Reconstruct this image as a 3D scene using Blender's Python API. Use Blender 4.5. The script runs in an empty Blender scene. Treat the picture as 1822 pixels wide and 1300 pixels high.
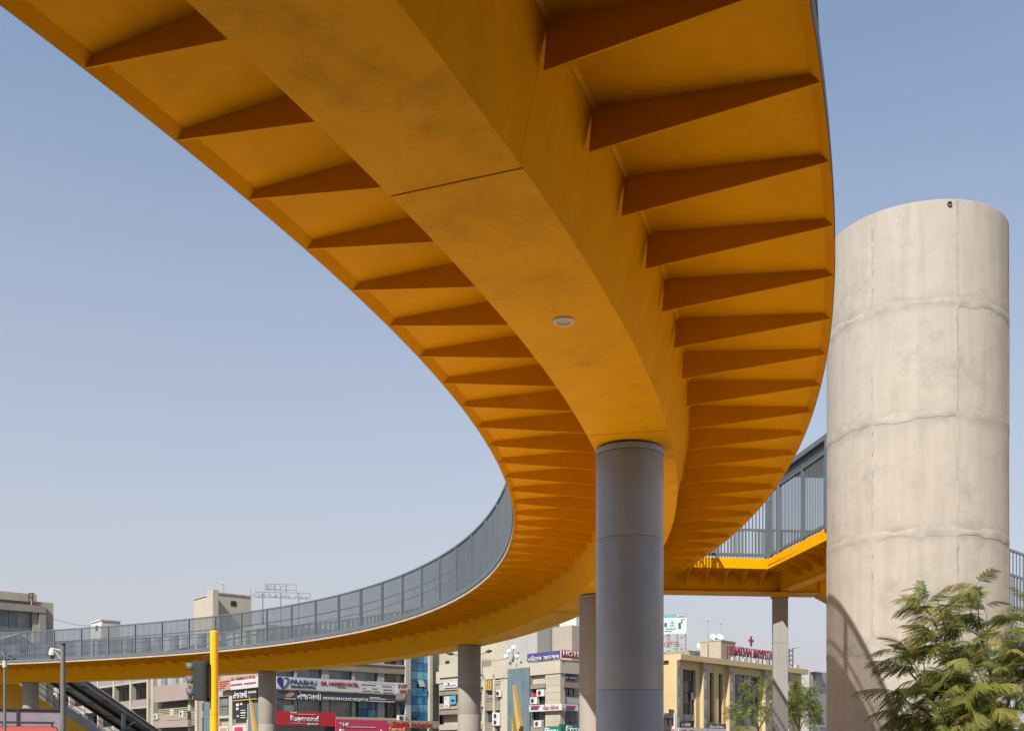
import bpy, bmesh, math, random
import numpy as np
from mathutils import Vector, Matrix
random.seed(7); np.random.seed(7)
R = math.radians
scene = bpy.context.scene
COL = scene.collection

# ------------------------------------------------------------------ camera
CZ = 1.6                                        # eye height above the ground
F, YH, CX = 1853.6, 1340.8, 972.0               # focal length, horizon row and centre column of the rectified photo
cd = bpy.data.cameras.new('camera'); cam = bpy.data.objects.new('camera', cd); COL.objects.link(cam)
cam.location = (0, 0, CZ); cam.rotation_euler = (R(90), 0, 0)
cd.sensor_width = 36; cd.lens = 36 * F / 1822
cd.shift_x = (911 - CX) / 1822; cd.shift_y = (YH - 650) / 1822
cd.clip_start = 0.05; cd.clip_end = 6000
scene.camera = cam

# ------------------------------------------------------------------ sky and sun
SUN_AZ, SUN_EL = R(31), R(45.4)                 # light travels towards (sin az, cos az), sun stands behind the camera to the left
w = bpy.data.worlds.new('World'); scene.world = w; w.use_nodes = True
nt = w.node_tree; bg = nt.nodes['Background']
sky = nt.nodes.new('ShaderNodeTexSky'); sky.sky_type = 'NISHITA'; sky.sun_disc = False
sky.sun_elevation = SUN_EL; sky.sun_rotation = SUN_AZ + math.pi
sky.altitude = 0; sky.air_density = 1.4; sky.dust_density = 1.0; sky.ozone_density = 3.0
# dusty city air: the clear sky fades into pale haze towards the horizon, alike all round
gm = nt.nodes.new('ShaderNodeTexCoord'); sx = nt.nodes.new('ShaderNodeSeparateXYZ'); nt.links.new(gm.outputs['Generated'], sx.inputs[0])
rp = nt.nodes.new('ShaderNodeValToRGB'); nt.links.new(sx.outputs['Z'], rp.inputs[0]); el = rp.color_ramp.elements
for p_, v_ in ((0.0, .98), (.08, .90), (.18, .69), (.40, .38), (.55, .16), (1.0, .05)):
    e_ = el[0] if p_ == 0 else (el[-1] if p_ == 1 else el.new(p_)); e_.position = p_; e_.color = (v_, v_, v_, 1)
hz_ = nt.nodes.new('ShaderNodeRGB'); hz_.outputs[0].default_value = (3.85, 3.74, 4.12, 1)
mx_ = nt.nodes.new('ShaderNodeMix'); mx_.data_type = 'RGBA'; mx_.clamp_factor = True
hn = nt.nodes.new('ShaderNodeTexNoise'); hn.inputs['Scale'].default_value = 2.2; hn.inputs['Detail'].default_value = 3; hm = nt.nodes.new('ShaderNodeMapping'); hm.inputs['Scale'].default_value = (1, 1, 3)
nt.links.new(gm.outputs['Generated'], hm.inputs[0]); nt.links.new(hm.outputs[0], hn.inputs['Vector'])
hr = nt.nodes.new('ShaderNodeMath'); hr.operation = 'MULTIPLY_ADD'; hr.inputs[1].default_value = .14; hr.inputs[2].default_value = -.07; nt.links.new(hn.outputs['Fac'], hr.inputs[0])
ha = nt.nodes.new('ShaderNodeMath'); ha.operation = 'ADD'; ha.use_clamp = True; nt.links.new(rp.outputs[0], ha.inputs[0]); nt.links.new(hr.outputs[0], ha.inputs[1])
nt.links.new(ha.outputs[0], mx_.inputs[0]); nt.links.new(sky.outputs[0], mx_.inputs[6]); nt.links.new(hz_.outputs[0], mx_.inputs[7])
nt.links.new(mx_.outputs[2], bg.inputs[0]); bg.inputs[1].default_value = 0.082
sd = bpy.data.lights.new('sun', 'SUN'); sd.energy = 4.8; sd.angle = R(0.53); sd.color = (1, 0.945, 0.86)
sun = bpy.data.objects.new('sun', sd); COL.objects.link(sun); sun.location = (-20, -30, 60)
sun.rotation_euler = Vector((math.sin(SUN_AZ) * math.cos(SUN_EL), math.cos(SUN_AZ) * math.cos(SUN_EL), -math.sin(SUN_EL))).to_track_quat('-Z', 'Y').to_euler()
vs = scene.view_settings; vs.view_transform = 'Standard'; vs.look = 'None'; vs.exposure = 0.88; vs.gamma = 1.0; vs.use_curve_mapping = False
cy = scene.cycles; cy.use_adaptive_sampling = True; cy.adaptive_threshold = 0.02; cy.use_denoising = True; cy.time_limit = 900
cy.max_bounces = 8; cy.diffuse_bounces = 4; cy.glossy_bounces = 3; cy.transmission_bounces = 4; cy.transparent_max_bounces = 6
cy.caustics_reflective = False; cy.caustics_refractive = False

# ------------------------------------------------------------------ materials
def srgb(r, g, b):
    f = lambda c: (c / 255 / 12.92) if c / 255 <= 0.04045 else ((c / 255 + 0.055) / 1.055) ** 2.4
    return (f(r), f(g), f(b))
MATS = {}
AS_IS = {'yellow_paint', 'yellow_paint_dusty', 'bounce_paving', 'dusty_asphalt', 'traffic_yellow', 'yellow_wall_paint'}
def mat(name, col, rough=0.6, var=0.12, scale=2.0, metal=0.0, bump=0.0, streak=0.0, spec=0.5, fine=0.0, dirt=None, dirt_amt=0.5, dirt_scale=1.2):
    """procedural paint / plaster / metal: base colour, broad mottling, vertical rain streaks, dirt patches and fine relief"""
    if name in MATS: return MATS[name]
    if name not in AS_IS: col = tuple(c * .56 for c in col); dirt = dirt and tuple(c * .56 for c in dirt)
    m = bpy.data.materials.new(name); m.use_nodes = True; n = m.node_tree.nodes; l = m.node_tree.links
    b = n['Principled BSDF']; b.inputs['Roughness'].default_value = rough; b.inputs['Metallic'].default_value = metal
    b.inputs['Specular IOR Level'].default_value = spec
    geo = n.new('ShaderNodeNewGeometry')
    def noise(sc, det=5, vec=None, ro=0.6):
        t = n.new('ShaderNodeTexNoise'); t.inputs['Scale'].default_value = sc; t.inputs['Detail'].default_value = det; t.inputs['Roughness'].default_value = ro
        l.new(vec if vec else geo.outputs['Position'], t.inputs['Vector']); return t.outputs['Fac']
    def mixc(fac, a, bb, mode='MIX'):
        x = n.new('ShaderNodeMix'); x.data_type = 'RGBA'; x.blend_type = mode
        if isinstance(fac, float): x.inputs[0].default_value = fac
        else: l.new(fac, x.inputs[0])
        for i, v in ((6, a), (7, bb)):
            if isinstance(v, tuple): x.inputs[i].default_value = (*v, 1)
            else: l.new(v, x.inputs[i])
        return x.outputs[2]
    def ramp(v, lo, hi):
        x = n.new('ShaderNodeMapRange'); x.inputs[1].default_value = lo; x.inputs[2].default_value = hi; l.new(v, x.inputs[0]); return x.outputs[0]
    lo = tuple(max(0, c * (1 - var)) for c in col); hi = tuple(min(1, c * (1 + var)) for c in col)
    c = mixc(ramp(noise(scale), 0.3, 0.7), lo, hi)
    if streak:
        mp = n.new('ShaderNodeMapping'); mp.inputs['Scale'].default_value = (1, 1, 0.07); l.new(geo.outputs['Position'], mp.inputs[0])
        s = ramp(noise(5, 4, mp.outputs[0]), 0.42, 0.75)
        mu = n.new('ShaderNodeMath'); mu.operation = 'MULTIPLY'; mu.inputs[1].default_value = streak; l.new(s, mu.inputs[0])
        c = mixc(mu.outputs[0], c, tuple(x * 0.45 for x in col))
    if dirt:
        s = ramp(noise(dirt_scale, 7, None, 0.7), 0.5, 0.68)
        mu = n.new('ShaderNodeMath'); mu.operation = 'MULTIPLY'; mu.inputs[1].default_value = dirt_amt; l.new(s, mu.inputs[0])
        c = mixc(mu.outputs[0], c, dirt)
    l.new(c, b.inputs['Base Color'])
    rr = n.new('ShaderNodeMapRange'); rr.inputs[3].default_value = max(0.02, rough - 0.08); rr.inputs[4].default_value = min(1, rough + 0.1)
    l.new(noise(scale * 3), rr.inputs[0]); l.new(rr.outputs[0], b.inputs['Roughness'])
    if bump or fine:
        bp = n.new('ShaderNodeBump'); bp.inputs['Strength'].default_value = 0.5; bp.inputs['Distance'].default_value = bump or fine
        l.new(noise(scale * 8 if bump else 60, 6), bp.inputs['Height']); l.new(bp.outputs[0], b.inputs['Normal'])
    MATS[name] = m; return m
def glass(name, col, rough=0.08):
    if name in MATS: return MATS[name]
    m = mat(name, col, rough, 0.35, 0.6, spec=0.8); return m

YEL = (0.60, 0.277, 0.001)
M_yel = mat('yellow_paint', YEL, 0.55, 0.07, 1.3, spec=0.04, streak=.10, fine=.002, dirt=(0.46, 0.205, 0.002), dirt_amt=0.35, dirt_scale=0.9)
M_yelb = mat('yellow_paint_dusty', (0.66, 0.315, 0.002), 0.55, 0.10, 1.6, spec=0.05, fine=.002, dirt=(0.38, 0.175, 0.003), dirt_amt=0.8, dirt_scale=0.8)
M_yelw = mat('yellow_wall_paint', (0.60, 0.31, 0.008), 0.6, 0.08, 0.9, streak=0.2)
M_kerb = mat('pale_kerb_concrete', (0.55, 0.47, 0.38), 0.8, 0.15, 4)
M_rail = mat('grey_rail_paint', (0.15, 0.18, 0.205), 0.5, 0.10, 2, metal=0.0, spec=0.4)
M_raild = mat('dark_paint_and_edge_shade', (0.10, 0.125, 0.15), 0.5, 0.1, 2)
M_deck = mat('deck_concrete', (0.35, 0.33, 0.30), 0.85, 0.15, 2)
M_col = mat('column_concrete', (0.42, 0.375, 0.325), 0.85, 0.12, 1.2, streak=0.18, fine=0.01, dirt=(0.28, 0.25, 0.22), dirt_amt=0.35)
M_pil = mat('grey_pillar_paint', (0.37, 0.435, 0.53), 0.36, 0.10, 1.5, streak=0.22, spec=0.55, dirt=(.40, .41, .42), dirt_amt=.4, dirt_scale=1.3)
M_tow = mat('tower_concrete', (0.595, 0.532, 0.458), 0.85, 0.12, 0.9, streak=0.26, fine=0.012, dirt=(0.40, 0.365, 0.32), dirt_amt=0.85, dirt_scale=0.9)
def add_joint_stains(m, z0, pitch):
    n, l = m.node_tree.nodes, m.node_tree.links; b = n['Principled BSDF']; src = b.inputs['Base Color'].links[0].from_socket
    geo = n.new('ShaderNodeNewGeometry'); sep = n.new('ShaderNodeSeparateXYZ'); l.new(geo.outputs['Position'], sep.inputs[0])
    def mth(op, a, bb=None):
        x = n.new('ShaderNodeMath'); x.operation = op
        for i, v in enumerate((a, bb)):
            if v is None: continue
            if isinstance(v, (int, float)): x.inputs[i].default_value = v
            else: l.new(v, x.inputs[i])
        return x.outputs[0]
    def noise(sc, det): 
        t = n.new('ShaderNodeTexNoise'); t.inputs['Scale'].default_value = sc; t.inputs['Detail'].default_value = det; t.inputs['Roughness'].default_value = .65; l.new(geo.outputs['Position'], t.inputs['Vector']); return t.outputs['Fac']
    ph = mth('PINGPONG', mth('ADD', mth('SUBTRACT', sep.outputs['Z'], z0), mth('MULTIPLY', mth('SUBTRACT', noise(2.5, 3), .5), .35)), pitch / 2)
    band = n.new('ShaderNodeMapRange'); band.inputs[1].default_value = .20; band.inputs[2].default_value = .02; l.new(ph, band.inputs[0])
    k = n.new('ShaderNodeMapRange'); k.inputs[1].default_value = .36; k.inputs[2].default_value = .62; l.new(noise(1.6, 6), k.inputs[0])
    f_ = mth('MULTIPLY', mth('MULTIPLY', band.outputs[0], k.outputs[0]), .85)
    x = n.new('ShaderNodeMix'); x.data_type = 'RGBA'; l.new(f_, x.inputs[0]); l.new(src, x.inputs[6]); x.inputs[7].default_value = (.205, .188, .168, 1); l.new(x.outputs[2], b.inputs['Base Color'])
add_joint_stains(M_tow, 3.73, 2.293)
M_patch = mat('tower_patch_mortar', (0.525, 0.475, 0.41), 0.9, 0.22, 2.2, bump=0.012, dirt=(.40, .37, .33), dirt_amt=.6, dirt_scale=1.5)
M_dark = mat('dark_opening', (0.02, 0.02, 0.022), 0.6)
M_white = mat('white_enamel', (0.75, 0.75, 0.72), 0.4, 0.05)

# ------------------------------------------------------------------ helpers
def link(o, parent=None, kind=None):
    COL.objects.link(o)
    if parent is not None: o.parent = parent
    if kind: o['kind'] = kind
    return o
def tag(o, label, cat, group=None):
    o['label'] = label; o['category'] = cat
    if group: o['group'] = group
    return o
def thing(name, label, cat, loc=(0, 0, 0), rz=0.0, group=None):
    o = bpy.data.objects.new(name, None); o.location = loc; o.rotation_euler = (0, 0, rz); o.empty_display_size = 0.3
    link(o); return tag(o, label, cat, group)
class MB:
    """collects shapes, links them as one mesh object"""
    def __init__(s): s.v = []; s.f = []
    def add(s, v, f):
        k = len(s.v); s.v += [tuple(p) for p in v]; s.f += [tuple(i + k for i in q) for q in f]; return s
    def box(s, x0, x1, y0, y1, z0, z1):
        x0, x1 = sorted((x0, x1)); y0, y1 = sorted((y0, y1)); z0, z1 = sorted((z0, z1))
        return s.add([(x0, y0, z0), (x1, y0, z0), (x1, y1, z0), (x0, y1, z0), (x0, y0, z1), (x1, y0, z1), (x1, y1, z1), (x0, y1, z1)],
                     [(0, 3, 2, 1), (4, 5, 6, 7), (0, 1, 5, 4), (1, 2, 6, 5), (2, 3, 7, 6), (3, 0, 4, 7)])
    def bar(s, a, b, w=0.05, h=None, up=(0, 0, 1)):
        a, b = Vector(a), Vector(b); h = h or w; t = (b - a).normalized(); u = Vector(up)
        if abs(t.dot(u)) > 0.98: u = Vector((1, 0, 0))
        x = t.cross(u).normalized(); y = x.cross(t).normalized()
        q = [x * (w / 2) * i + y * (h / 2) * j for i, j in ((-1, -1), (1, -1), (1, 1), (-1, 1))]
        return s.add([a + p for p in q] + [b + p for p in q], [(0, 1, 2, 3), (7, 6, 5, 4), (0, 4, 5, 1), (1, 5, 6, 2), (2, 6, 7, 3), (3, 7, 4, 0)])
    def tube(s, pts, rad, n=10, cap=True):
        pts = [Vector(p) for p in pts]; rad = rad if isinstance(rad, (list, tuple)) else [rad] * len(pts); vs_, fs = [], []
        for i, p in enumerate(pts):
            t = (pts[min(i + 1, len(pts) - 1)] - pts[max(i - 1, 0)]).normalized(); u = Vector((0, 0, 1)) if abs(t.z) < 0.95 else Vector((1, 0, 0))
            x = t.cross(u).normalized(); y = x.cross(t).normalized()
            vs_ += [p + (x * math.cos(2 * math.pi * k / n) + y * math.sin(2 * math.pi * k / n)) * rad[i] for k in range(n)]
        for i in range(len(pts) - 1):
            fs += [(i * n + k, i * n + (k + 1) % n, (i + 1) * n + (k + 1) % n, (i + 1) * n + k) for k in range(n)]
        if cap: fs += [tuple(range(n))[::-1], tuple((len(pts) - 1) * n + k for k in range(n))]
        return s.add(vs_, fs)
    def lathe(s, prof, n=48, c=(0, 0), cap=True):
        vs_, fs = [], []
        for r_, z in prof: vs_ += [(c[0] + r_ * math.cos(2 * math.pi * k / n), c[1] + r_ * math.sin(2 * math.pi * k / n), z) for k in range(n)]
        for i in range(len(prof) - 1):
            fs += [(i * n + k, i * n + (k + 1) % n, (i + 1) * n + (k + 1) % n, (i + 1) * n + k) for k in range(n)]
        if cap: fs += [tuple(range(n))[::-1], tuple((len(prof) - 1) * n + k for k in range(n))]
        return s.add(vs_, fs)
    def prism(s, poly, a, b):
        """poly: list of 3-D points, extruded by vector a..b"""
        n = len(poly); a, b = Vector(a), Vector(b)
        return s.add([Vector(p) + a for p in poly] + [Vector(p) + b for p in poly],
                     [tuple(range(n)), tuple(range(n, 2 * n))[::-1]] + [(k, k + n, (k + 1) % n + n, (k + 1) % n) for k in range(n)])
    def mesh(s, name, m, smooth=False, bevel=0.0):
        me = bpy.data.meshes.new(name); me.from_pydata(s.v, [], s.f); me.materials.append(m)
        bm = bmesh.new(); bm.from_mesh(me)
        if bevel:
            bmesh.ops.bevel(bm, geom=bm.edges[:], offset=bevel, segments=1, affect='EDGES', clamp_overlap=True)
        bmesh.ops.recalc_face_normals(bm, faces=bm.faces[:]); bm.to_mesh(me); bm.free()
        if smooth: me.shade_smooth(); me.set_sharp_from_angle(angle=R(35))
        return me
    def build(s, name, m, parent=None, smooth=False, bevel=0.0, kind=None):
        return link(bpy.data.objects.new(name, s.mesh(name, m, smooth, bevel)), parent, kind)
def box(parent, name, m, *b, bevel=0.0): return MB().box(*b).build(name, m, parent, bevel=bevel)
def at(px, py, Y): return Vector(((px - CX) / F * Y, Y, CZ + (YH - py) / F * Y))

def text(parent, body, m, origin, xdir, height, width=None, depth=0.03, name='lettering', shear=0.0, bold=0.0):
    """flat raised lettering: origin = lower left in parent space, xdir = reading direction (unit, horizontal)"""
    c = bpy.data.curves.new('t', 'FONT'); c.body = body; c.resolution_u = 2; c.extrude = 0.0; c.shear = shear; c.offset = bold; c.space_character = 0.98
    o = bpy.data.objects.new('t', c); COL.objects.link(o); dg = bpy.context.evaluated_depsgraph_get(); dg.update()
    me = bpy.data.meshes.new_from_object(o.evaluated_get(dg)); bpy.data.objects.remove(o); bpy.data.curves.remove(c)
    n = len(me.vertices); co = np.zeros(n * 3); me.vertices.foreach_get('co', co); co = co.reshape(-1, 3)
    mn, mx = co.min(0), co.max(0); sy = height / max(1e-6, mx[1] - mn[1]); sx = (width / (mx[0] - mn[0])) if width else sy
    x = (co[:, 0] - mn[0]) * sx; y = (co[:, 1] - mn[1]) * sy; X = Vector(xdir)
    out = np.stack([origin[0] + X.x * x, origin[1] + X.y * x, origin[2] + y], 1)
    me.vertices.foreach_set('co', out.ravel()); me.materials.clear(); me.materials.append(m); me.name = name; me.update()
    bm = bmesh.new(); bm.from_mesh(me)
    bm.normal_update()
    nrm = Vector((X.y, -X.x, 0))                 # towards the viewer
    ext = bmesh.ops.extrude_face_region(bm, geom=bm.faces[:])
    bmesh.ops.translate(bm, verts=[e for e in ext['geom'] if isinstance(e, bmesh.types.BMVert)], vec=nrm * depth)
    bmesh.ops.recalc_face_normals(bm, faces=bm.faces[:]); bm.to_mesh(me); bm.free()
    return link(bpy.data.objects.new(name, me), parent)

# ------------------------------------------------------------------ plan of the footbridge: centreline as a curve of varying curvature
H = 5.2                                         # edge of the deck above the eye
SS = np.linspace(-3, 14.4, 1741); _t = SS / 5
K = 0.129 + 0.09980 * _t - 0.25601 * _t ** 2 + 0.22004 * _t ** 3 - 0.05962 * _t ** 4
K = np.where(SS > 10.5, np.maximum(K, 0.075), K); K = np.where(SS < -1, np.maximum(K, 0.04), K)
cum = lambda y: np.concatenate([[0], np.cumsum((y[1:] + y[:-1]) / 2 * np.diff(SS))])
_i0 = int(np.argmin(abs(SS))); PH = cum(K); PH = PH - PH[_i0] + 1.20034
GX = cum(np.cos(PH)); GX = (GX - GX[_i0] - 0.62879) * H
GY = cum(np.sin(PH)); GY = (GY - GY[_i0] + 1.63831) * H
def frame(s):
    ph = float(np.interp(s, SS, PH)); return float(np.interp(s, SS, GX)), float(np.interp(s, SS, GY)), ph
def pt(s, u, z=0.0):
    x, y, ph = frame(s); return Vector((x + u * math.sin(ph), y - u * math.cos(ph), z))
W_, U1, U2, HB = 5.226, 2.059, 3.156, 4.350 + CZ       # width, girder soffit edges and height
EZ, SLE, SLW = H + CZ, H * 1.0169 + CZ, H * 1.0366 + CZ     # edge bottom, slab soffit at edge, slab soffit at web
UWR, URR, RB = 3.381, 3.350, H * 0.9661 + CZ
UWL, URL = U1 + U2 - UWR, U1 + U2 - URR
TOP = H + 0.26 + CZ; RAILTOP = 7.08 + CZ; EPS = 0.096
SL, DS = -0.1236, 0.19355
def sweep(prof, s0, s1, ds=0.05):
    n = max(2, int(math.ceil((s1 - s0) / ds)) + 1); m = MB(); k = len(prof); V = []; Fc = []
    for i in range(n):
        s = s0 + (s1 - s0) * i / (n - 1); x, y, ph = frame(s); sn, cs = math.sin(ph), math.cos(ph)
        V += [(x + u * sn, y - u * cs, z) for u, z in prof]
    for i in range(n - 1): Fc += [(i * k + j, i * k + (j + 1) % k, (i + 1) * k + (j + 1) % k, (i + 1) * k + j) for j in range(k)]
    Fc += [tuple(range(k))[::-1], tuple((n - 1) * k + j for j in range(k))]
    return m.add(V, Fc)
def inst(name, me, s, parent, u=0.0):
    o = bpy.data.objects.new(name, me); x, y, ph = frame(s)
    o.location = (x + u * math.sin(ph), y - u * math.cos(ph), 0); o.rotation_euler = (0, 0, ph - math.pi / 2)
    return link(o, parent)

# ------------------------------------------------------------------ ground
M_ground = mat('dusty_asphalt', (0.205, 0.20, 0.195), 0.95, 0.15, 0.15, fine=0.01, dirt=(0.27, 0.235, 0.20), dirt_amt=0.4, dirt_scale=0.2)
M_pave = mat('bounce_paving', (0.76, 0.57, 0.38), 0.9, 0.08, 0.4, fine=0.01, dirt=(0.66, 0.49, 0.33), dirt_amt=0.4, dirt_scale=0.5)
M_road = mat('asphalt', (0.075, 0.073, 0.07), 0.9, 0.2, 0.4, fine=0.01)
M_line = mat('road_paint', (0.72, 0.72, 0.68), 0.7, 0.1, 3)
box(None, 'ground', M_ground, -2500, 2500, -2500, 2500, -0.5, 0)['kind'] = 'structure'
box(None, 'bounce_pavement', M_pave, -6, 30, 7.4, 27, -.3, .13)['kind'] = 'structure'  # unseen paving, added and sized to bounce warm light onto the soffit
for nm, (y0, y1) in (('road', (72, 81)), ('road', (-24, 7.3))):
    ro = MB().box(-140, 140, y0, y1, -0.3, 0.004).build(nm, M_road, None, kind='structure')
    for i in range(28): box(ro, 'lane_marking', M_line, -134 + i * 9.6, -130.6 + i * 9.6, (y0 + y1) / 2 - .07, (y0 + y1) / 2 + .07, 0.004, 0.008)
    for yk in (y0 - .25, y1): box(None, 'kerb', M_kerb, -140, 140, yk, yk + .25, -0.2, 0.13)['kind'] = 'structure'

# ---- unseen blocks added behind the viewer to shade the road and darken the ribs
for i, (x0, x1, h_, y0, lb) in enumerate(((-62, -30, 19, -27, 'unseen grey block added for shade, left of the viewer'), (-29, 6, 23, -25.5, 'unseen tall grey block added for shade behind the viewer'), (7, 34, 17, -27, 'unseen low grey block added for shade, right of the viewer'))):
    t = thing('added_shade_block', lb, 'building', ((x0 + x1) / 2, y0 - 8, 0), 0, 'unseen blocks added for shade behind the viewer'); hw_ = (x1 - x0) / 2
    box(t, 'wall', mat('shade_block_render', (.20, .185, .165), .9, .1, .5), -hw_, hw_, -8, 8, 0, h_)
    for fl in range(int(h_ / 3.4)):
        for k in range(int(hw_ * 2 / 4)): box(t, 'window', mat('shade_block_glass', (.03, .035, .04), .1), -hw_ + .9 + k * 4, -hw_ + 3.3 + k * 4, 8.0, 8.04, 1.2 + fl * 3.4, 2.9 + fl * 3.4)

# ------------------------------------------------------------------ the curved footbridge
S0, S1 = -2.9, 14.2
fb = thing('curved_footbridge', 'yellow steel footbridge sweeping overhead and curving back to the left with grey slatted railings', 'footbridge')
SEAM0, SEGL = SL + DS, 6 * DS
seams = [SEAM0 + SEGL * k for k in range(-3, 13)]; seams = [S0] + [s for s in seams if S0 + .2 < s < S1 - .2] + [S1]
g = 0.0016
M_lamp = mat('lamp_diffuser', (0.62, 0.55, 0.40), 0.5, 0.05); M_lamprim = mat('lamp_rim', (0.80, 0.76, 0.68), 0.4, 0.04)
lampmesh = MB().lathe([(0.078, -0.004), (0.078, -0.016), (0.100, -0.018), (0.108, -0.010), (0.108, 0.02)], 32, cap=False).mesh('recessed_light', M_lamprim, True)
lensmesh = MB().lathe([(0.080, -0.008), (0.080, 0.012)], 32).mesh('lens', M_lamp, True)
for a, b in zip(seams[:-1], seams[1:]):
    a2, b2 = a + g, b - g
    seg = sweep([(U1 + .02, HB + .012), (UWL, SLW + .03), (UWR, SLW + .03), (U2 - .02, HB + .012)], a + .00035, b - .00035).build('girder_segment', M_yel, fb)
    sweep([(U1 - .004, HB), (U1 - .004, HB + .016), (U2 + .012, HB + .016), (U2 + .012, HB)], a2 + .0004, b2 - .0004).build('bottom_plate', M_yelb, seg)
    if b - a > 1.1:
        mid = a + .482; p = pt(mid, (U1 + U2) / 2 + .01, HB)
        lo = link(bpy.data.objects.new('recessed_light', lampmesh), seg); lo.location = p
        ll = link(bpy.data.objects.new('recessed_light_lens', lensmesh), seg); ll.location = p
    sweep([(0, EZ), (EPS, SLE), (UWL - .05, SLW), (UWR + .05, SLW), (W_ - EPS, SLE), (W_, EZ), (W_, TOP - .11), (W_ - .4, TOP - .02), (.4, TOP - .02), (0, TOP - .11)], a, b, 0.04).build('deck_slab', M_yel, fb)
    for u in (UWL, UWR):                        # weld bead where web meets slab
        sg = -1 if u == UWL else 1
        sweep([(u - sg * .006, SLW - .028), (u + sg * .030, SLW + .004), (u - sg * .006, SLW + .004)], a2, b2).build('weld_bead', M_yelb, seg)
sweep([(.004, TOP - .108), (.004, TOP), (W_ - .004, TOP), (W_ - .004, TOP - .108), (W_ - .4, TOP - .017), (.4, TOP - .017)], S0, S1, 0.04).build('deck_surface', M_deck, fb)
for u0, u1 in ((-.012, -.001), (W_ + .001, W_ + .008)):
    sweep([(u0, EZ + .004), (u0, EZ + .095), (u1, EZ + .095), (u1, EZ + .004)], S0, S1, 0.04).build('edge_strip', M_kerb if u0 < 0 else M_raild, fb)  # outer strip takes a dark colour that stands for its shaded face
rt = 0.010
ribL = MB().prism([(0.012, 0, EZ + .008), (EPS, 0, SLE + .012), (UWL + .01, 0, SLW + .012), (URL + .01, 0, RB)], (0, -rt, 0), (0, rt, 0)).mesh('rib', M_yel)
ribR = MB().prism([(W_ - .012, 0, EZ + .008), (URR - .01, 0, RB), (UWR - .01, 0, SLW + .012), (W_ - EPS, 0, SLE + .012)], (0, -rt, 0), (0, rt, 0)).mesh('rib', M_yel)
s = SL - 12 * DS
while s < S1:
    if s > S0:
        for rm_ in (ribL, ribR):
            rb_ = inst('rib', rm_, s + random.uniform(-.0012, .0012), fb); rb_.rotation_euler.z += random.uniform(-.0025, .0025)
    s += DS
# railings: bays of 2.1 m with 22 slats each
BAY = 2.1 / H; NB = 22
postm = MB().box(-.045, .045, -.038, .038, TOP - .02, RAILTOP - .03).mesh('rail_post', M_rail)
slatm = MB().box(-.007, .007, -.0195, .0195, TOP + .005, RAILTOP - .05).mesh('slat', M_rail)
def bay_list():
    b = 0.02; L = []
    while b > S0: b -= BAY
    b += BAY
    while b < S1 - BAY: L.append(b); b += BAY
    return L
bays = bay_list()
single = {b for b in bays if b > 2.05}; single = set(sorted(single)[:13])
for side, u in (('in', .02), ('out', W_ - .18)):
    sg = 1 if side == 'in' else -1
    rest = MB(); scale = (lambda sb: 1)
    for b in bays:
        inst('rail_post', postm, b, fb, u)
        pan = sweep([(u - .035, RAILTOP - .06), (u - .035, RAILTOP), (u + .04, RAILTOP), (u + .04, RAILTOP - .06)], b + .001, b + BAY - .001, .06).build('top_rail', M_rail, fb)
        sweep(([(u - sg * .055, EZ + .105), (u - sg * .055, EZ + .27), (u - sg * .03, EZ + .27), (u - sg * .03, EZ + .105)] if sg > 0 else [(u - .03, TOP + .04), (u - .03, TOP + .12), (u + .03, TOP + .12), (u + .03, TOP + .04)]), b + .0008, b + BAY - .0008, .06).build('bottom_rail', M_rail, pan)
        for k in range(NB):
            s = b + BAY * (k + .75) / (NB + .5)
            if side == 'in' and b in single:
                inst('slat', slatm, s, pan, u)
            else:
                x, y, ph = frame(s); mt = Matrix.Translation((x + u * math.sin(ph), y - u * math.cos(ph), 0)) @ Matrix.Rotation(ph - math.pi / 2, 4, 'Z')
                rest.add([mt @ v.co for v in slatm.vertices], [tuple(p.vertices) for p in slatm.polygons])
    rest.build('railing_slats', M_rail, fb, kind='stuff')
    for hz, hr in ((TOP + .95, .024), (TOP + .62, .018)):
        ui = u + sg * .12
        sweep([(ui + hr * math.cos(R(60 * k)), hz + hr * math.sin(R(60 * k))) for k in range(6)], S0, S1 - .1, .08).build('handrail', M_rail, fb)

# ------------------------------------------------------------------ columns
def round_column(s, r, label, m, joints, cap=True, name='support_column', du=0.0):
    c = pt(s, (U1 + U2) / 2 + du); t = thing(name, label, 'column', (c.x, c.y, 0))
    zs = [-.3] + joints + [HB - .12]
    for a, b in zip(zs[:-1], zs[1:]):
        MB().lathe([(r - .012, a), (r - .003, a + .004), (r, a + .012), (r, b - .012), (r - .003, b - .004), (r - .012, b)], 64).build('shaft_section', m, t, smooth=True)
    MB().lathe([(r + .006, HB - .116), (r + .006, HB - .036)], 64).build('head_band', m, t, smooth=True)
    MB().lathe([(r - .03, HB - .12), (r - .03, HB - .0005)], 64).build('bearing_plate', M_raild, t, smooth=True)
    return t
round_column(1.365, .482, 'smooth blue-grey painted round pillar in the foreground carrying the yellow girder', M_pil, [2.50, 4.63], du=-.05)
round_column(3.85, .47, 'concrete round column half hidden behind the thick grey pillar', M_col, [3.2])
round_column(6.36, .46, 'concrete round column beside the blue glass stair tower', M_col, [3.2, 4.3])
round_column(9.548, .46, 'concrete round column just right of the yellow traffic light pole', M_col, [3.2])
round_column(13.0, .46, 'concrete round column at far left in front of the yellow stair wall', M_col, [3.2])

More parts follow.
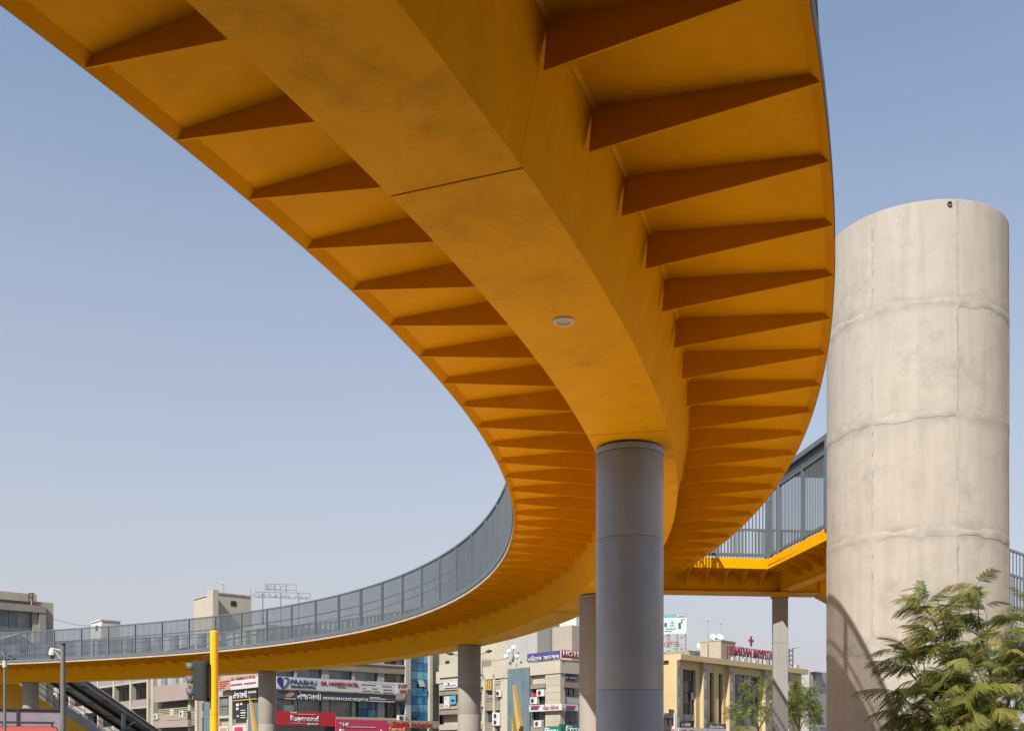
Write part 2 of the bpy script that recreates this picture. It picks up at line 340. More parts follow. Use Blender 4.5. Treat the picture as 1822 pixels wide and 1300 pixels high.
# ------------------------------------------------------------------ walkway from the ring to the lift tower
wk = thing('connecting_walkway', 'yellow walkway with grey slatted railing joining the curved bridge to the concrete tower', 'walkway', (6.87, 30.6, 0))
def wl(x, y, z=0.0): return Vector((x - 6.87, y - 30.6, z))
Pw = [(3.55, 28.95), (6.21, 29.3), (6.98, 24.3), (8.2, 24.9), (9.9, 25.2), (9.4, 29.9), (9.9, 33.4), (2.6, 32.6)]
MB().prism([wl(x, y) for x, y in Pw], (0, 0, SLE + .01), (0, 0, TOP + .01)).build('deck_slab', M_yel, wk)
MB().prism([wl(*p) for p in ((3.3, 28.9), (6.225, 29.285), (6.215, 29.335), (3.3, 28.96))], (0, 0, EZ), (0, 0, TOP + .02)).build('fascia', M_yel, wk)
MB().prism([wl(*p) for p in ((6.229, 29.29), (6.98, 24.19), (7.02, 24.2), (6.27, 29.29))], (0, 0, EZ - .001), (0, 0, TOP + .021)).build('fascia', M_yel, wk)
zb = 4.75 + CZ
cb = MB().prism([wl(x, y) for x, y in ((1.6, 30.0), (8.05, 30.72), (8.05, 31.42), (1.6, 30.7))], (0, 0, zb), (0, 0, SLE + .03)).build('cross_girder', M_yel, wk)
MB().prism([wl(x, y) for x, y in ((1.6, 29.93), (8.02, 30.65), (8.02, 31.48), (1.6, 30.76))], (0, 0, zb - .02), (0, 0, zb - .002)).build('bottom_plate', M_yelb, cb)
MB().add([wl(8.05, 30.66, zb), wl(8.05, 31.48, zb), wl(10.2, 31.7, zb - 1.1), wl(10.2, 30.9, zb - 1.1), wl(8.05, 30.66, SLE), wl(8.05, 31.48, SLE), wl(10.2, 31.7, SLE), wl(10.2, 30.9, SLE)],
         [(0, 1, 2, 3), (4, 7, 6, 5), (0, 4, 5, 1), (2, 6, 7, 3), (0, 3, 7, 4), (1, 5, 6, 2)]).build('haunch', M_yel, wk)
bb = MB().prism([wl(x, y) for x, y in ((6.83, 30.6), (7.86, 24.5), (8.16, 24.55), (7.13, 30.6))], (0, 0, zb + .03), (0, 0, SLE + .03)).build('branch_girder', M_yel, wk)
MB().prism([wl(x, y) for x, y in ((6.79, 30.6), (7.82, 24.5), (8.2, 24.55), (7.17, 30.6))], (0, 0, zb + .008), (0, 0, zb + .028)).build('bottom_plate', M_yelb, bb)
for i in range(5):
    x = 4.05 + i * .55; yf = 29.0 + (x - 3.55) * .13; yb = 30.0 + (x - 1.6) * .112
    MB().prism([wl(x, yf + .03, EZ + .02), wl(x, yb + .02, EZ - .28), wl(x, yb + .02, SLE + .02), wl(x, yf + .03, SLE + .02)], (-.012, 0, 0), (.012, 0, 0)).build('rib', M_yel, wk)
for i in range(5):
    f_ = (i + .5) / 5; a = Vector((6.25, 29.3)).lerp(Vector((6.8, 25.6)), f_); b = a + Vector((.66 + .12, .1))
    MB().prism([wl(a.x + .03, a.y, EZ + .02), wl(b.x, b.y, EZ - .25), wl(b.x, b.y, SLE + .02), wl(a.x + .03, a.y, SLE + .02)], (0, -.012, 0), (0, .012, 0)).build('rib', M_yel, wk)
WRT = 7.40 + CZ
def straight_rail(root, a, b, z0a, z0b, h, parent_off, m=M_rail, sp=.098, post=2.0, single=True, base=.07):
    """slatted railing from a to b (plan), foot heights z0a/z0b, height h"""
    a, b = Vector(a), Vector(b); L = (b - a).length; d = (b - a) / L; off = parent_off
    P = lambda t, z: Vector((a.x + d.x * t * L, a.y + d.y * t * L, z)) - off
    zf = lambda t: z0a + (z0b - z0a) * t
    MB().bar(P(0, zf(0) + h - .03), P(1, zf(1) + h - .03), .075, .06).build('top_rail', m, root)
    br = MB().bar(P(0, zf(0) + base + .04), P(1, zf(1) + base + .04), .055, .08).build('bottom_rail', m, root)
    n = max(1, round(L / post))
    for i in range(n + 1):
        t = min(max(i / n, .03 / L), 1 - .03 / L); MB().bar(P(t, zf(t)), P(t, zf(t) + h - .06), .085, .085, up=(d.x, d.y, 0)).build('rail_post', m, root)
    k = int(L / sp)
    for i in range(k):
        t = (i + .5) / k; MB().bar(P(t, zf(t) + base + .08), P(t, zf(t) + h - .05), .012, .034, up=(d.x, d.y, 0)).build('slat', m, br)
wo = Vector((6.87, 30.6, 0)); hw = WRT - TOP - .02
straight_rail(wk, (4.15, 29.10), (6.25, 29.36), TOP + .02, TOP + .02, RAILTOP - TOP + .1, wo)
straight_rail(wk, (6.29, 29.24), (6.98, 24.6), TOP + .02, TOP + .02, hw, wo)
straight_rail(wk, (3.4, 32.55), (9.4, 33.2), TOP + .02, TOP + .02, RAILTOP - TOP, wo)
straight_rail(wk, (8.9, 25.3), (9.1, 30.2), TOP + .02, TOP + .02, hw, wo)
# lobby frame in front of the lift door
cz0 = WRT + .02
MB().bar(wl(6.36, 28.6, cz0 + .30), wl(6.84, 25.40, cz0 + .30), .12, .13).build('canopy_beam', M_rail, wk)
MB().prism([wl(x, y) for x, y in ((6.42, 28.6), (6.90, 25.42), (8.3, 25.9), (8.0, 28.8))], (0, 0, cz0 + .19), (0, 0, cz0 + .23)).build('canopy_panel', M_raild, wk)
MB().prism([wl(x, y) for x, y in ((6.39, 28.55), (6.86, 25.5), (6.88, 25.5), (6.41, 28.55))], (0, 0, cz0 + .02), (0, 0, cz0 + .24)).build('infill_panel', M_raild, wk)
MB().bar(wl(6.84, 25.34, TOP - .02), wl(6.84, 25.34, cz0 + .36), .13, .13).build('canopy_post', M_rail, wk)
MB().bar(wl(6.37, 28.55, TOP + .02), wl(6.37, 28.55, cz0 + .24), .1, .1).build('canopy_post', M_rail, wk)
# square steel column under it
sc = thing('square_column', 'grey square column under the walkway beside the concrete tower', 'column', (6.87, 30.62, 0), R(-8))
M_sq = mat('square_column_paint', (0.40, 0.385, 0.375), 0.7, 0.06, 1.5, streak=.12)
box(sc, 'shaft', M_sq, -.215, .215, -.215, .215, -.2, zb - .16, bevel=.012); box(sc, 'head_plate', M_yelb, -.26, .26, -.26, .26, zb - .158, zb - .021, bevel=.008)
box(sc, 'weld_collar', M_sq, -.221, .221, -.221, .221, 4.85, 4.87)
# stair going down to the right behind the tower
st = thing('access_stair', 'stair with grey slatted railing coming down behind the concrete tower at the right edge', 'stair', (9.9, 31.3, 0))
so = Vector((9.9, 31.3, 0)); slope = .36
for y in (30.2, 32.3):
    MB().add([Vector((x, yy, z)) - so for x, yy, z in ((9.9, y, TOP - .9), (20, y, TOP - .9 - 10.1 * slope), (20, y, TOP - .55 - 10.1 * slope), (9.9, y, TOP - .55), (9.9, y + .06, TOP - .9), (20, y + .06, TOP - .9 - 10.1 * slope), (20, y + .06, TOP - .55 - 10.1 * slope), (9.9, y + .06, TOP - .55))],
             [(0, 1, 2, 3), (7, 6, 5, 4), (0, 4, 5, 1), (1, 5, 6, 2), (2, 6, 7, 3), (3, 7, 4, 0)]).build('stringer', M_rail, st)
    straight_rail(st, (9.95, y + .03), (19.9, y + .03), TOP - .55, TOP - .55 - 9.95 * slope, 2.3, so)
for i in range(25): box(st, 'tread', M_deck, i * .4 + .05, i * .4 + .44, -1.04, 1.0, TOP - .66 - i * .4 * slope, TOP - .61 - i * .4 * slope)

# ------------------------------------------------------------------ concrete lift tower
TC, TR, TT = (8.0, 22.58), 1.86, 11.03 + CZ
tw = thing('lift_tower', 'tall round bare concrete lift tower with patched joints right of the bridge', 'tower', (*TC, 0))
lifts = [-.3, 1.46, 3.72, 6.03, 8.377, 10.60, TT]
MB().lathe([(TR - .03, -.3), (TR - .03, TT - .02), (TR - .30, TT - .02), (TR - .30, TT - .6)], 96).build('core', M_tow, tw, smooth=True)
a0, da = R(-84.55), 2 * math.pi / 7
for j in range(len(lifts) - 1):
    za, zt_ = lifts[j], lifts[j + 1]
    for k in range(7):
        A, B = a0 + da * k + .0016, a0 + da * (k + 1) - .0016; n = 18; dr = random.uniform(-.004, .005); m = MB(); V = []; Fc = []
        tilt = random.uniform(-.003, .003)
        prof = [(-.05, za + .003), (-.005, za + .003), (0, za + .009), (tilt, zt_ - .009), (tilt - .005, zt_ - .003 if j < len(lifts) - 2 else zt_), (-.05, zt_ - .003 if j < len(lifts) - 2 else zt_)]
        for i in range(n + 1):
            th = A + .004 + (B - A - .008) * (i - 1) / (n - 2) if 0 < i < n else (A if i == 0 else B); ed = -.006 if i in (0, n) else 0
            V += [((TR + dr + q + ed) * math.cos(th), (TR + dr + q + ed) * math.sin(th), z) for q, z in prof]
        p6 = len(prof)
        for i in range(n): Fc += [(i * p6 + c, i * p6 + (c + 1) % p6, (i + 1) * p6 + (c + 1) % p6, (i + 1) * p6 + c) for c in range(p6)]
        Fc += [tuple(range(p6))[::-1], tuple(n * p6 + c for c in range(p6))]
        cpn = m.add(V, Fc).build('concrete_panel', M_tow, tw, smooth=True); cpn.data.set_sharp_from_angle(angle=R(12))
def rough_strip(pathf, n, wf, thick, name):
    """irregular trowelled mortar band: pathf(t, across) -> (angle, z)"""
    V, Fc = [], []; rows = 5
    for i in range(n + 1):
        t = i / n; wd = wf(t)
        for r_ in range(rows):
            q = (r_ / (rows - 1) - .5) * 2; th, z = pathf(t, q * wd)
            rr = TR + .0055 + (thick * (1 - q * q) + random.uniform(-.25, .35) * thick * (1 - q * q)) - (.004 if abs(q) == 1 else 0)
            V.append((rr * math.cos(th), rr * math.sin(th), z))
    for i in range(n): Fc += [(i * rows + c, i * rows + c + 1, (i + 1) * rows + c + 1, (i + 1) * rows + c) for c in range(rows - 1)]
    return MB().add(V, Fc).build(name, M_patch, tw, smooth=True)
rng = random.Random(3)
def wob(seed, amp, base):
    r_ = random.Random(seed); ph = [r_.uniform(0, 6.28) for _ in range(4)]
    return lambda t: base + amp * (math.sin(t * 31 + ph[0]) * .5 + math.sin(t * 67 + ph[1]) * .3 + math.sin(t * 143 + ph[2]) * .2)
for zj in lifts[2:-1]:
    f_ = wob(zj, .05, .085); c_ = wob(zj + 9, .010, 0)
    rough_strip(lambda t, q: (R(-200) + R(240) * t, zj + c_(t) + q), 220, lambda t: max(.02, f_(t)), .0014, 'joint_mortar')
for k in (0, -1):
    th0 = a0 + da * k
    for j in range(1, len(lifts) - 1):
        f_ = wob(j + k * 7, .018, .022); c_ = wob(j * 3 + k, .012, 0); za, zt_ = lifts[j], lifts[j + 1]
        rough_strip(lambda t, q: (th0 + (c_(t) + q) / TR, za + .05 + (zt_ - za - .1) * t), 60, lambda t: max(.008, f_(t)), .0012, 'joint_mortar')
th = math.atan2(-2, .12); 
dp = MB().lathe([(.045, 0), (.045, .10), (.034, .10), (.034, .0)], 20, cap=False).build('drain_pipe', mat('rusty_pipe', (.16, .06, .03), .8), tw, smooth=True); dp.rotation_euler = (R(90), 0, 0); dp.location = (.02, -TR + .075, TT - .10)
MB().lathe([(.034, .02), (.034, .03)], 16).build('pipe_bore', M_dark, dp)

# ------------------------------------------------------------------ buildings: local x along the street front, local y away from the viewer
M_beige = mat('beige_plaster', (0.50, 0.445, 0.37), 0.85, 0.08, 0.5, streak=.22)
M_cream = mat('cream_plaster', (0.60, 0.54, 0.43), 0.85, 0.06, 0.4, streak=.18)
M_pink = mat('pinkish_plaster', (0.44, 0.355, 0.32), 0.85, 0.07, 0.5, streak=.15)
M_brown = mat('brown_ledge', (0.33, 0.27, 0.20), 0.85, 0.12, 0.8, streak=.3)
M_greyw = mat('pale_grey_plaster', (0.50, 0.49, 0.47), 0.85, 0.06, 0.5, streak=.2)
M_grey = mat('grey_concrete', (0.36, 0.34, 0.315), 0.85, 0.1, 0.6, streak=.3)
M_bluegrey = mat('blue_grey_cladding', (0.17, 0.235, 0.275), 0.55, 0.15, 0.6, streak=.45)
M_whitew = mat('white_plaster', (0.74, 0.72, 0.68), 0.8, 0.05, 0.5, streak=.1)
M_yb = mat('pale_yellow_plaster', (0.78, 0.58, 0.29), 0.8, 0.06, 0.4, streak=.14)
M_gl = glass('dark_glass', (0.035, 0.045, 0.05)); M_glp = glass('pale_curtained_glass', (0.30, 0.34, 0.32), .15); M_glg = glass('grey_green_glass', (0.22, 0.27, 0.25), .12)
M_glb = glass('blue_glass', (0.025, 0.19, 0.42), .06); M_glb2 = glass('light_blue_glass', (0.12, 0.42, 0.62), .08); M_glk = glass('sky_glass', (0.12, 0.19, 0.26), .06)
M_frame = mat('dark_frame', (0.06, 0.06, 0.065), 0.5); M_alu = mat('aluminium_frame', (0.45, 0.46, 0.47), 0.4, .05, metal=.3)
M_gold = mat('gold_fin_paint', (0.62, 0.42, 0.13), 0.5, .08)
def flat(name, col, rough=.45): return mat(name, col, rough, 0.04, 1.0)
M_sw = flat('sign_white', (0.72, 0.71, 0.70)); M_sr = flat('sign_red', (0.60, 0.018, 0.035)); M_spk = flat('sign_pink', (0.62, 0.05, 0.13)); M_sdk = flat('sign_slate', (0.085, 0.10, 0.135))
M_sbk = flat('sign_black', (0.03, 0.03, 0.032)); M_spu = flat('sign_purple', (0.10, 0.075, 0.27)); M_sgn = flat('sign_green', (0.01, 0.22, 0.13)); M_spe = flat('sign_peach', (0.60, 0.34, 0.24)); M_sbe = flat('sign_beige', (0.45, 0.38, 0.27))
M_tr = flat('letter_red', (0.40, 0.012, 0.03)); M_tb = flat('letter_blue', (0.02, 0.04, 0.30)); M_tw = flat('letter_white', (0.80, 0.80, 0.80)); M_tk = flat('letter_black', (0.03, 0.03, 0.03)); M_tg = flat('letter_green', (0.03, 0.20, 0.10))
M_cy = flat('sign_cyan', (0.12, 0.42, 0.62)); M_bl = flat('sign_blue', (0.03, 0.10, 0.35))
class Bld:
    def __init__(s, name, label, o, ang, cat='building'):
        s.o = Vector(o); s.a = ang; s.c, s.s = math.cos(ang), math.sin(ang)
        s.r = thing(name, label, cat, (o[0], o[1], 0), ang)
    def _p(s, Y, px, py):
        x, y = (px - CX) / F * Y - s.o.x, Y - s.o.y
        return x * s.c + y * s.s, -x * s.s + y * s.c, CZ + (YH - py) / F * Y
    def fa(s, px, py, dep=0.0):                       # point on the front plane (local y = dep)
        dx = (px - CX) / F; Y = (dep - s.o.x * s.s + s.o.y * s.c) / (-dx * s.s + s.c); q = s._p(Y, px, py); return q[0], q[2]
    def fs(s, px, py, xo=0.0):                        # point on the side plane (local x = xo)
        dx = (px - CX) / F; Y = (xo + s.o.x * s.c + s.o.y * s.s) / (dx * s.c + s.s); q = s._p(Y, px, py); return q[1], q[2]
    def front(s, name, m, x0, y0, x1, y1, d0, d1, parent=None, z=None, bevel=0):
        """box seen on the front between photo columns x0..x1 and rows y0..y1, from depth d0 (near) to d1"""
        xa = s.fa(x0, y0, d0)[0]; xb = s.fa(x1, y0, d0)[0]; xm = (x0 + x1) / 2
        za, zb_ = z if z else (s.fa(xm, y1, d0)[1], s.fa(xm, y0, d0)[1])
        return box(parent or s.r, name, m, xa, xb, d0, d1, za, zb_, bevel=bevel)
    def side(s, name, m, x0, y0, x1, y1, d0, d1, parent=None, z=None, bevel=0):
        """the same on the left flank: from local x = d0 (near, negative = proud) to d1"""
        ya = s.fs(x0, y0, d0)[0]; yb = s.fs(x1, y0, d0)[0]; xm = (x0 + x1) / 2
        za, zb_ = z if z else (s.fs(xm, y1, d0)[1], s.fs(xm, y0, d0)[1])
        return box(parent or s.r, name, m, d0, d1, ya, yb, za, zb_, bevel=bevel)
    def ftext(s, parent, body, m, x0, y0, x1, y1, dep, **k):
        xa, z0 = s.fa(x0, y1, dep); xb, _ = s.fa(x1, y0, dep); zt = s.fa(x0, y0, dep)[1]
        return text(parent, body, m, (xa, dep, z0), (1, 0, 0), zt - z0, xb - xa, **k)
    def stext(s, parent, body, m, x0, y0, x1, y1, dep, **k):
        ya, z0 = s.fs(x0, y1, dep); yb, _ = s.fs(x1, y0, dep); zt = s.fs(x0, y0, dep)[1]
        return text(parent, body, m, (dep, ya, z0), (0, -1, 0), zt - z0, ya - yb, **k)
    def window(s, face, m, x0, y0, x1, y1, d=.30, cols=2, rows=1, z=None, fm=None, open_=None):
        """recessed window: frame with mullions, one pane object per light"""
        fm = fm or M_frame; f = s.front if face == 'f' else s.side
        if face == 'f':
            xa, xb = s.fa(x0, y0, d)[0], s.fa(x1, y0, d)[0]
        else:
            xa, xb = s.fs(x1, y0, d)[0], s.fs(x0, y0, d)[0]
        xm = (x0 + x1) / 2; g_ = s.fa if face == 'f' else s.fs
        za, zb_ = z if z else (g_(xm, y1, d)[1], g_(xm, y0, d)[1])
        fr = MB(); t = .05
        def bx(mb, a, b, c, e, d0, d1):
            if face == 'f': mb.box(a, b, d0, d1, c, e)
            else: mb.box(d0, d1, a, b, c, e)
        bx(fr, xa, xb, za, za + t, d - .04, d + .06); bx(fr, xa, xb, zb_ - t, zb_, d - .04, d + .06)
        for i in range(cols + 1):
            c = xa + (xb - xa - t) * i / cols; bx(fr, c, c + t, za + t, zb_ - t, d - .04, d + .06)
        for j in range(1, rows):
            zc = za + (zb_ - za) * j / rows
            for i in range(cols): bx(fr, xa + (xb - xa - t) * i / cols + t, xa + (xb - xa - t) * (i + 1) / cols, zc, zc + t, d - .035, d + .055)
        w_ = fr.build('window', fm, s.r)
        for i in range(cols):
            for j in range(rows):
                p = MB(); e = random.uniform(-.012, .012)
                bx(p, xa + (xb - xa) * i / cols + .02, xa + (xb - xa) * (i + 1) / cols - .02, za + (zb_ - za) * j / rows + .02, za + (zb_ - za) * (j + 1) / rows - .02, d + .01 + e, d + .03 + e)
                p.build('pane', m[(i + j) % len(m)] if isinstance(m, list) else m, w_)
        return w_
def ac_unit(b, face, px, py, d, label, sz=.85):
    y_, z = (b.fs if face == 's' else b.fa)(px, py, d)
    p = (b.r.matrix_basis @ Vector((d, y_, z))) if face == 's' else (b.r.matrix_basis @ Vector((y_, d, z)))
    a = thing('air_conditioner', label, 'air conditioner', p, b.a + (R(-90) if face == 's' else 0), 'air conditioners on the facades')
    box(a, 'casing', M_white, -sz / 2, sz / 2, -.16, .16, -.3, .3, bevel=.02)
    fg = MB().lathe([(.21, 0), (.21, .012)], 20).build('fan_grille', M_frame, a); fg.rotation_euler = (R(90), 0, 0); fg.location = (-.1, -.158, 0)
    for sx_ in (-.3, .3): box(a, 'bracket', M_alu, sx_ - .02, sx_ + .02, -.14, .2, -.36, -.3)
def dish(p, r, az, el, label, grp='satellite dishes'):
    t = thing('satellite_dish', label, 'satellite dish', p, az, grp)
    d_ = MB().lathe([(r * k / 6, .28 * r * (k / 6) ** 2) for k in range(1, 7)] + [(r * k / 6, .28 * r * (k / 6) ** 2 - .02) for k in range(6, 0, -1)], 24, cap=False).build('reflector', M_white, t, smooth=True)
    d_.rotation_euler = (R(90) - el, 0, 0); d_.location = (0, -.05, r * 1.15)
    MB().tube([(0, .1, 0), (0, .1, r * 1.1)], .03, 8).build('mast', M_alu, t)
    MB().tube([(0, -.05, r * .3), (0, -r * .9, r * 1.15 + .1)], .015, 6).build('feed_arm', M_alu, t)
def antenna(p, h, label, heads=()):
    t = thing('roof_antenna', label, 'antenna', p, 0, 'rooftop antennas')
    MB().tube([(0, 0, 0), (0, 0, h)], [.035, .02], 8).build('mast', M_alu, t)
    for z, sgn in heads: rh_ = MB().lathe([(.03, 0), (.13, .06), (.15, .16), (.15, .2)], 14).build('radio_head', M_white, t, smooth=True); rh_.rotation_euler = (R(75), 0, R(40)); rh_.location = (sgn * .18, 0, z)
D1 = math.atan2(.6586, .7525)

# ---- clinic block with the corner behind the fourth column
A = Bld('clinic_building', 'beige corner clinic building covered in signboards beneath the left arm of the bridge', (-24.4, 90.2), D1)
box(A.r, 'wall', M_beige, .55, 17.4, .55, 25.9, 0, 12.25); box(A.r, 'parapet', M_greyw, .3, 17.6, .3, 26, 12.25, 12.9)
zr1 = (A.fa(706, 1213.5)[1], A.fa(706, 1198.5)[1]); zr0 = (A.fa(712, 1183)[1], A.fa(712, 1171)[1]); zr2 = (A.fa(605, 1274)[1], A.fa(605, 1243)[1]); zt0 = zr0[1]
for x0, x1 in ((478, 492), (524, 528.5), (573, 585.5), (627, 632), (672.5, 684), (722, 731.5)):
    A.front('pier', M_greyw, x0, 1200, x1, 1250, 0, .56, z=(zr2[0] - .4, zt0 + .5))
A.front('band', M_brown, 478, 0, 723, 0, -.12, .5, z=(zr1[1], zr0[0])); A.front('ledge', M_greyw, 478, 0, 723, 0, -.2, .52, z=(zr0[0] - .12, zr0[0] + .02))
A.front('band', M_beige, 478, 0, 723, 0, -.02, .52, z=(zt0, 12.24)); A.front('band', M_beige, 478, 0, 723, 0, .05, .53, z=(zr2[1], zr1[0])); A.front('band', M_cream, 478, 0, 723, 0, -.05, .53, z=(zr2[0] - .35, zr2[0]))
for x0, x1 in ((492, 524), (528.5, 573), (585.5, 627), (632, 672.5)):
    A.window('f', [M_glp, M_glk], x0, 0, x1, 0, .3, 2, z=zr1, fm=M_alu); A.window('f', [M_gl, M_glp], x0, 0, x1, 0, .3, 2, z=zr0)
A.window('f', [M_gl, M_glp], 684, 0, 722, 0, .3, 2, z=zr1); A.window('f', [M_gl, M_glp], 684, 0, 722, 0, .3, 2, z=zr0)
for x0, x1 in ((492, 524), (528.5, 573), (585.5, 627)): A.window('f', M_glg, x0, 0, x1, 0, .25, 1, z=zr2)
A.window('f', [M_glb, M_glb2], 637, 0, 672, 0, .25, 2, 2, z=zr2); A.window('f', M_gl, 688, 0, 703, 0, .25, 1, 2, z=zr2); A.window('f', [M_glp, M_glk], 704, 0, 721, 0, .28, 2, 2, z=zr2)
# signboards on the front
def board(b, face, m, x0, y0, x1, y1, d, label, name='sign_board', th=.14, z=None):
    """a signboard is a thing of its own; x0..y1 in photo pixels; returns a helper whose local frame is the building's"""
    t = thing(name, label, 'sign', (b.o.x, b.o.y, 0), b.a)
    (b.front if face == 'f' else b.side)('panel', m, x0, y0, x1, y1, d, d + th, parent=t, z=z); return t
sP = board(A, 'f', M_sw, 492, 1205.5, 705, 1232, -.55, 'long white hospital signboard with a blue and green heart logo', z=(A.fa(705, 1234.5)[1], A.fa(705, 1214.5)[1]))
dS_ = -.56
A.ftext(sP, 'PRABHU', M_tb, 517, 1208, 563, 1216, dS_, bold=.012); A.ftext(sP, 'INDAGENUS HOSPITAL', M_tk, 517.5, 1218, 562, 1222.5, dS_); A.ftext(sP, 'DR. NAIMESH PATEL', M_tr, 571, 1211, 638, 1218, dS_, bold=.02)
hx, hz_a = A.fa(504, 1214, dS_)
heart = [(0, -1.0), (-.55, -.45), (-.95, .15), (-.9, .6), (-.55, .85), (-.2, .75), (0, .45)]
MB().prism([(hx + x * .62, dS_, hz_a + y * .62) for x, y in heart], (0, 0, 0), (0, -.03, 0)).build('heart_logo', M_tb, sP)
MB().prism([(hx - x * .62, dS_, hz_a + y * .62) for x, y in heart] + [(hx + .1, dS_, hz_a + .3), (hx + .45, dS_, hz_a + .3), (hx + .42, dS_, hz_a - .05)][:0], (0, .001, 0), (0, -.025, 0)).build('heart_logo', M_tg, sP)
MB().prism([(hx - x * .36 + .02, dS_ - .026, hz_a + y * .38 + .02) for x, y in heart], (0, 0, 0), (0, -.012, 0)).build('heart_logo', M_sw, sP)
for i, (x0, x1, y) in enumerate(((643, 668, 1217), (680, 697, 1220), (646, 650, 1223), (662, 672, 1224), (682, 698, 1226), (645, 662, 1228), (664, 676, 1229), (682, 700, 1231), (600, 616, 1222))): A.front('small_print', M_sdk if i % 2 else M_tk, x0, y, x1, y + 1.1, dS_ - .012, dS_, parent=sP)
sI = board(A, 'f', M_sw, 705.5, 1214, 725, 1233, -.6, 'small white sign with red IVF letters beside the long hospital sign')
A.ftext(sI, 'IVF', M_tr, 709, 1216.5, 724, 1223, -.605, bold=.03); A.ftext(sI, 'GSI', M_tr, 710.5, 1226, 723, 1232, -.605, bold=.03)
sT = board(A, 'f', M_sdk, 492, 1230, 704, 1247, -.42, 'dark slate signboard of the newborn care hospital below the white sign', z=(A.fa(704, 1250)[1], A.fa(704, 1236)[1]))
A.ftext(sT, 'તેજસવી', M_tw, 529.5, 1229.5, 572, 1243.5, -.425, bold=.012); A.ftext(sT, 'NEWBORN CARE HOSPITAL', M_tw, 575.5, 1239, 656, 1244.5, -.425, bold=.01)
ox_, oz_ = A.fa(516, 1234.5, -.425); MB().prism([(ox_ + .42 * math.cos(k * .3927) + .1 * math.sin(k * .3927), -.425, oz_ + .25 * math.sin(k * .3927) + .06 * math.cos(k * .3927)) for k in range(16)], (0, 0, 0), (0, -.03, 0)).build('oval_logo', M_spe, sT)
for x0, x1, y in ((658, 676, 1239.5), (658, 687, 1242), (658, 702, 1246.5), (507, 526, 1241.5)): A.front('small_print', M_tw, x0, y, x1, y + 1.3, -.44, -.425, parent=sT)
def raymond(t, m, x0, y0, x1, y1, d, shop=True):
    h = y1 - y0; w_ = x1 - x0
    A.ftext(t, 'THE', m, x0, y0, x0 + w_ * .24, y0 + h * .15, d, bold=.03); A.ftext(t, 'Raymond', m, x0, y0 + h * .26, x1, y0 + h * .84, d, bold=.03)
    A.front('stroke', m, x0 + w_ * .25, y0 + h * .17, x0 + w_ * .9, y0 + h * .21, d - .03, d, parent=t)
    if shop: A.ftext(t, 'SHOP', m, x0 + w_ * .58, y0 + h * .84, x1, y0 + h, d, shear=.3, bold=.03); A.front('stroke', m, x0, y0 + h * .84, x0 + w_ * .55, y0 + h * .87, d - .03, d, parent=t)
sR = board(A, 'f', M_sr, 491, 1265.2, 597, 1290.5, -.75, 'crimson shop sign with white lettering next to the round column')
raymond(sR, M_tw, 517, 1265.5, 567, 1289, -.755)
sK = board(A, 'f', M_spk, 597.5, 1279.5, 690, 1312, -.95, 'pink shop sign reading THE at the bottom edge')
A.ftext(sK, 'THE', M_tw, 604, 1285, 622, 1293, -.955, bold=.03); A.front('stroke', M_tw, 624, 1292, 668, 1293.3, -.985, -.955, parent=sK); A.ftext(sK, 'Raymond', M_tw, 604, 1296, 680, 1312, -.955, bold=.03)
sQ = board(A, 'f', M_sr, 691, 1287.5, 724, 1308, -1.0, 'small bright red shop sign under the fashion store letters')
A.ftext(sQ, 'THE', flat('letter_yellow', (.75, .5, .2)), 693, 1289, 699, 1291.5, -1.005); A.ftext(sQ, 'Raymond', flat('letter_yellow', 0), 692.5, 1292.5, 720.5, 1302, -1.005, bold=.03)
sF = board(A, 'f', M_sbe, 690.5, 1281, 782, 1294, -.6, 'beige fascia board with red raised store letters below the blue glass shaft')
A.ftext(sF, 'TANIMA', M_tr, 698, 1282.5, 728, 1291.5, -.605, bold=.03); A.ftext(sF, 'FASHION', M_tr, 732, 1284.5, 768.5, 1293, -.605, bold=.03)
A.front('shop_wall', M_gl, 492, 1290, 690, 1345, .1, .5, z=(0, A.fa(600, 1291)[1])); A.front('shop_wall', M_gl, 690.5, 1290, 775, 1345, .12, .5, z=(0, A.fa(730, 1294)[1]))
# blue glass stair shaft
zg0, zg1 = A.fa(748, 1281)[1], 12.0
A.front('pier', M_cream, 765, 1200, 770, 1300, -.35, .6, z=(0, 12.2)); A.front('pier', mat('grey_block_pier', (.38, .36, .33), .85, .1, 2), 770, 1200, 782, 1300, -.05, .6, z=(0, 12.6)); A.front('pier', M_greyw, 722.3, 1200, 731.4, 1300, -.3, -.001, z=(0, 12.1))
for j in range(9):
    for i in range(3):
        xa, xb = 732.5 + i * 10.7, 732.5 + (i + 1) * 10.7 - .5; za = zg0 + (zg1 - zg0) * j / 9; zc = zg0 + (zg1 - zg0) * (j + 1) / 9 - .05
        if j == 4 and i == 1:
            p = A.front('open_pane', M_glp, xa, 0, xb, 0, 0, .03, z=(za, zc)); c = Vector((0, .015, zc))
            p.matrix_basis = Matrix.Translation(c) @ Matrix.Rotation(R(-28), 4, 'X') @ Matrix.Translation(-c); continue
        A.front('glass_pane', M_glb2 if (j in (1, 5) or random.random() < .15) else M_glb, xa, 0, xb, 0, random.uniform(0, .02), .06, z=(za, zc))
A.front('shaft_backing', M_frame, 731.6, 0, 764.9, 0, .09, .55, z=(0, 12.1))
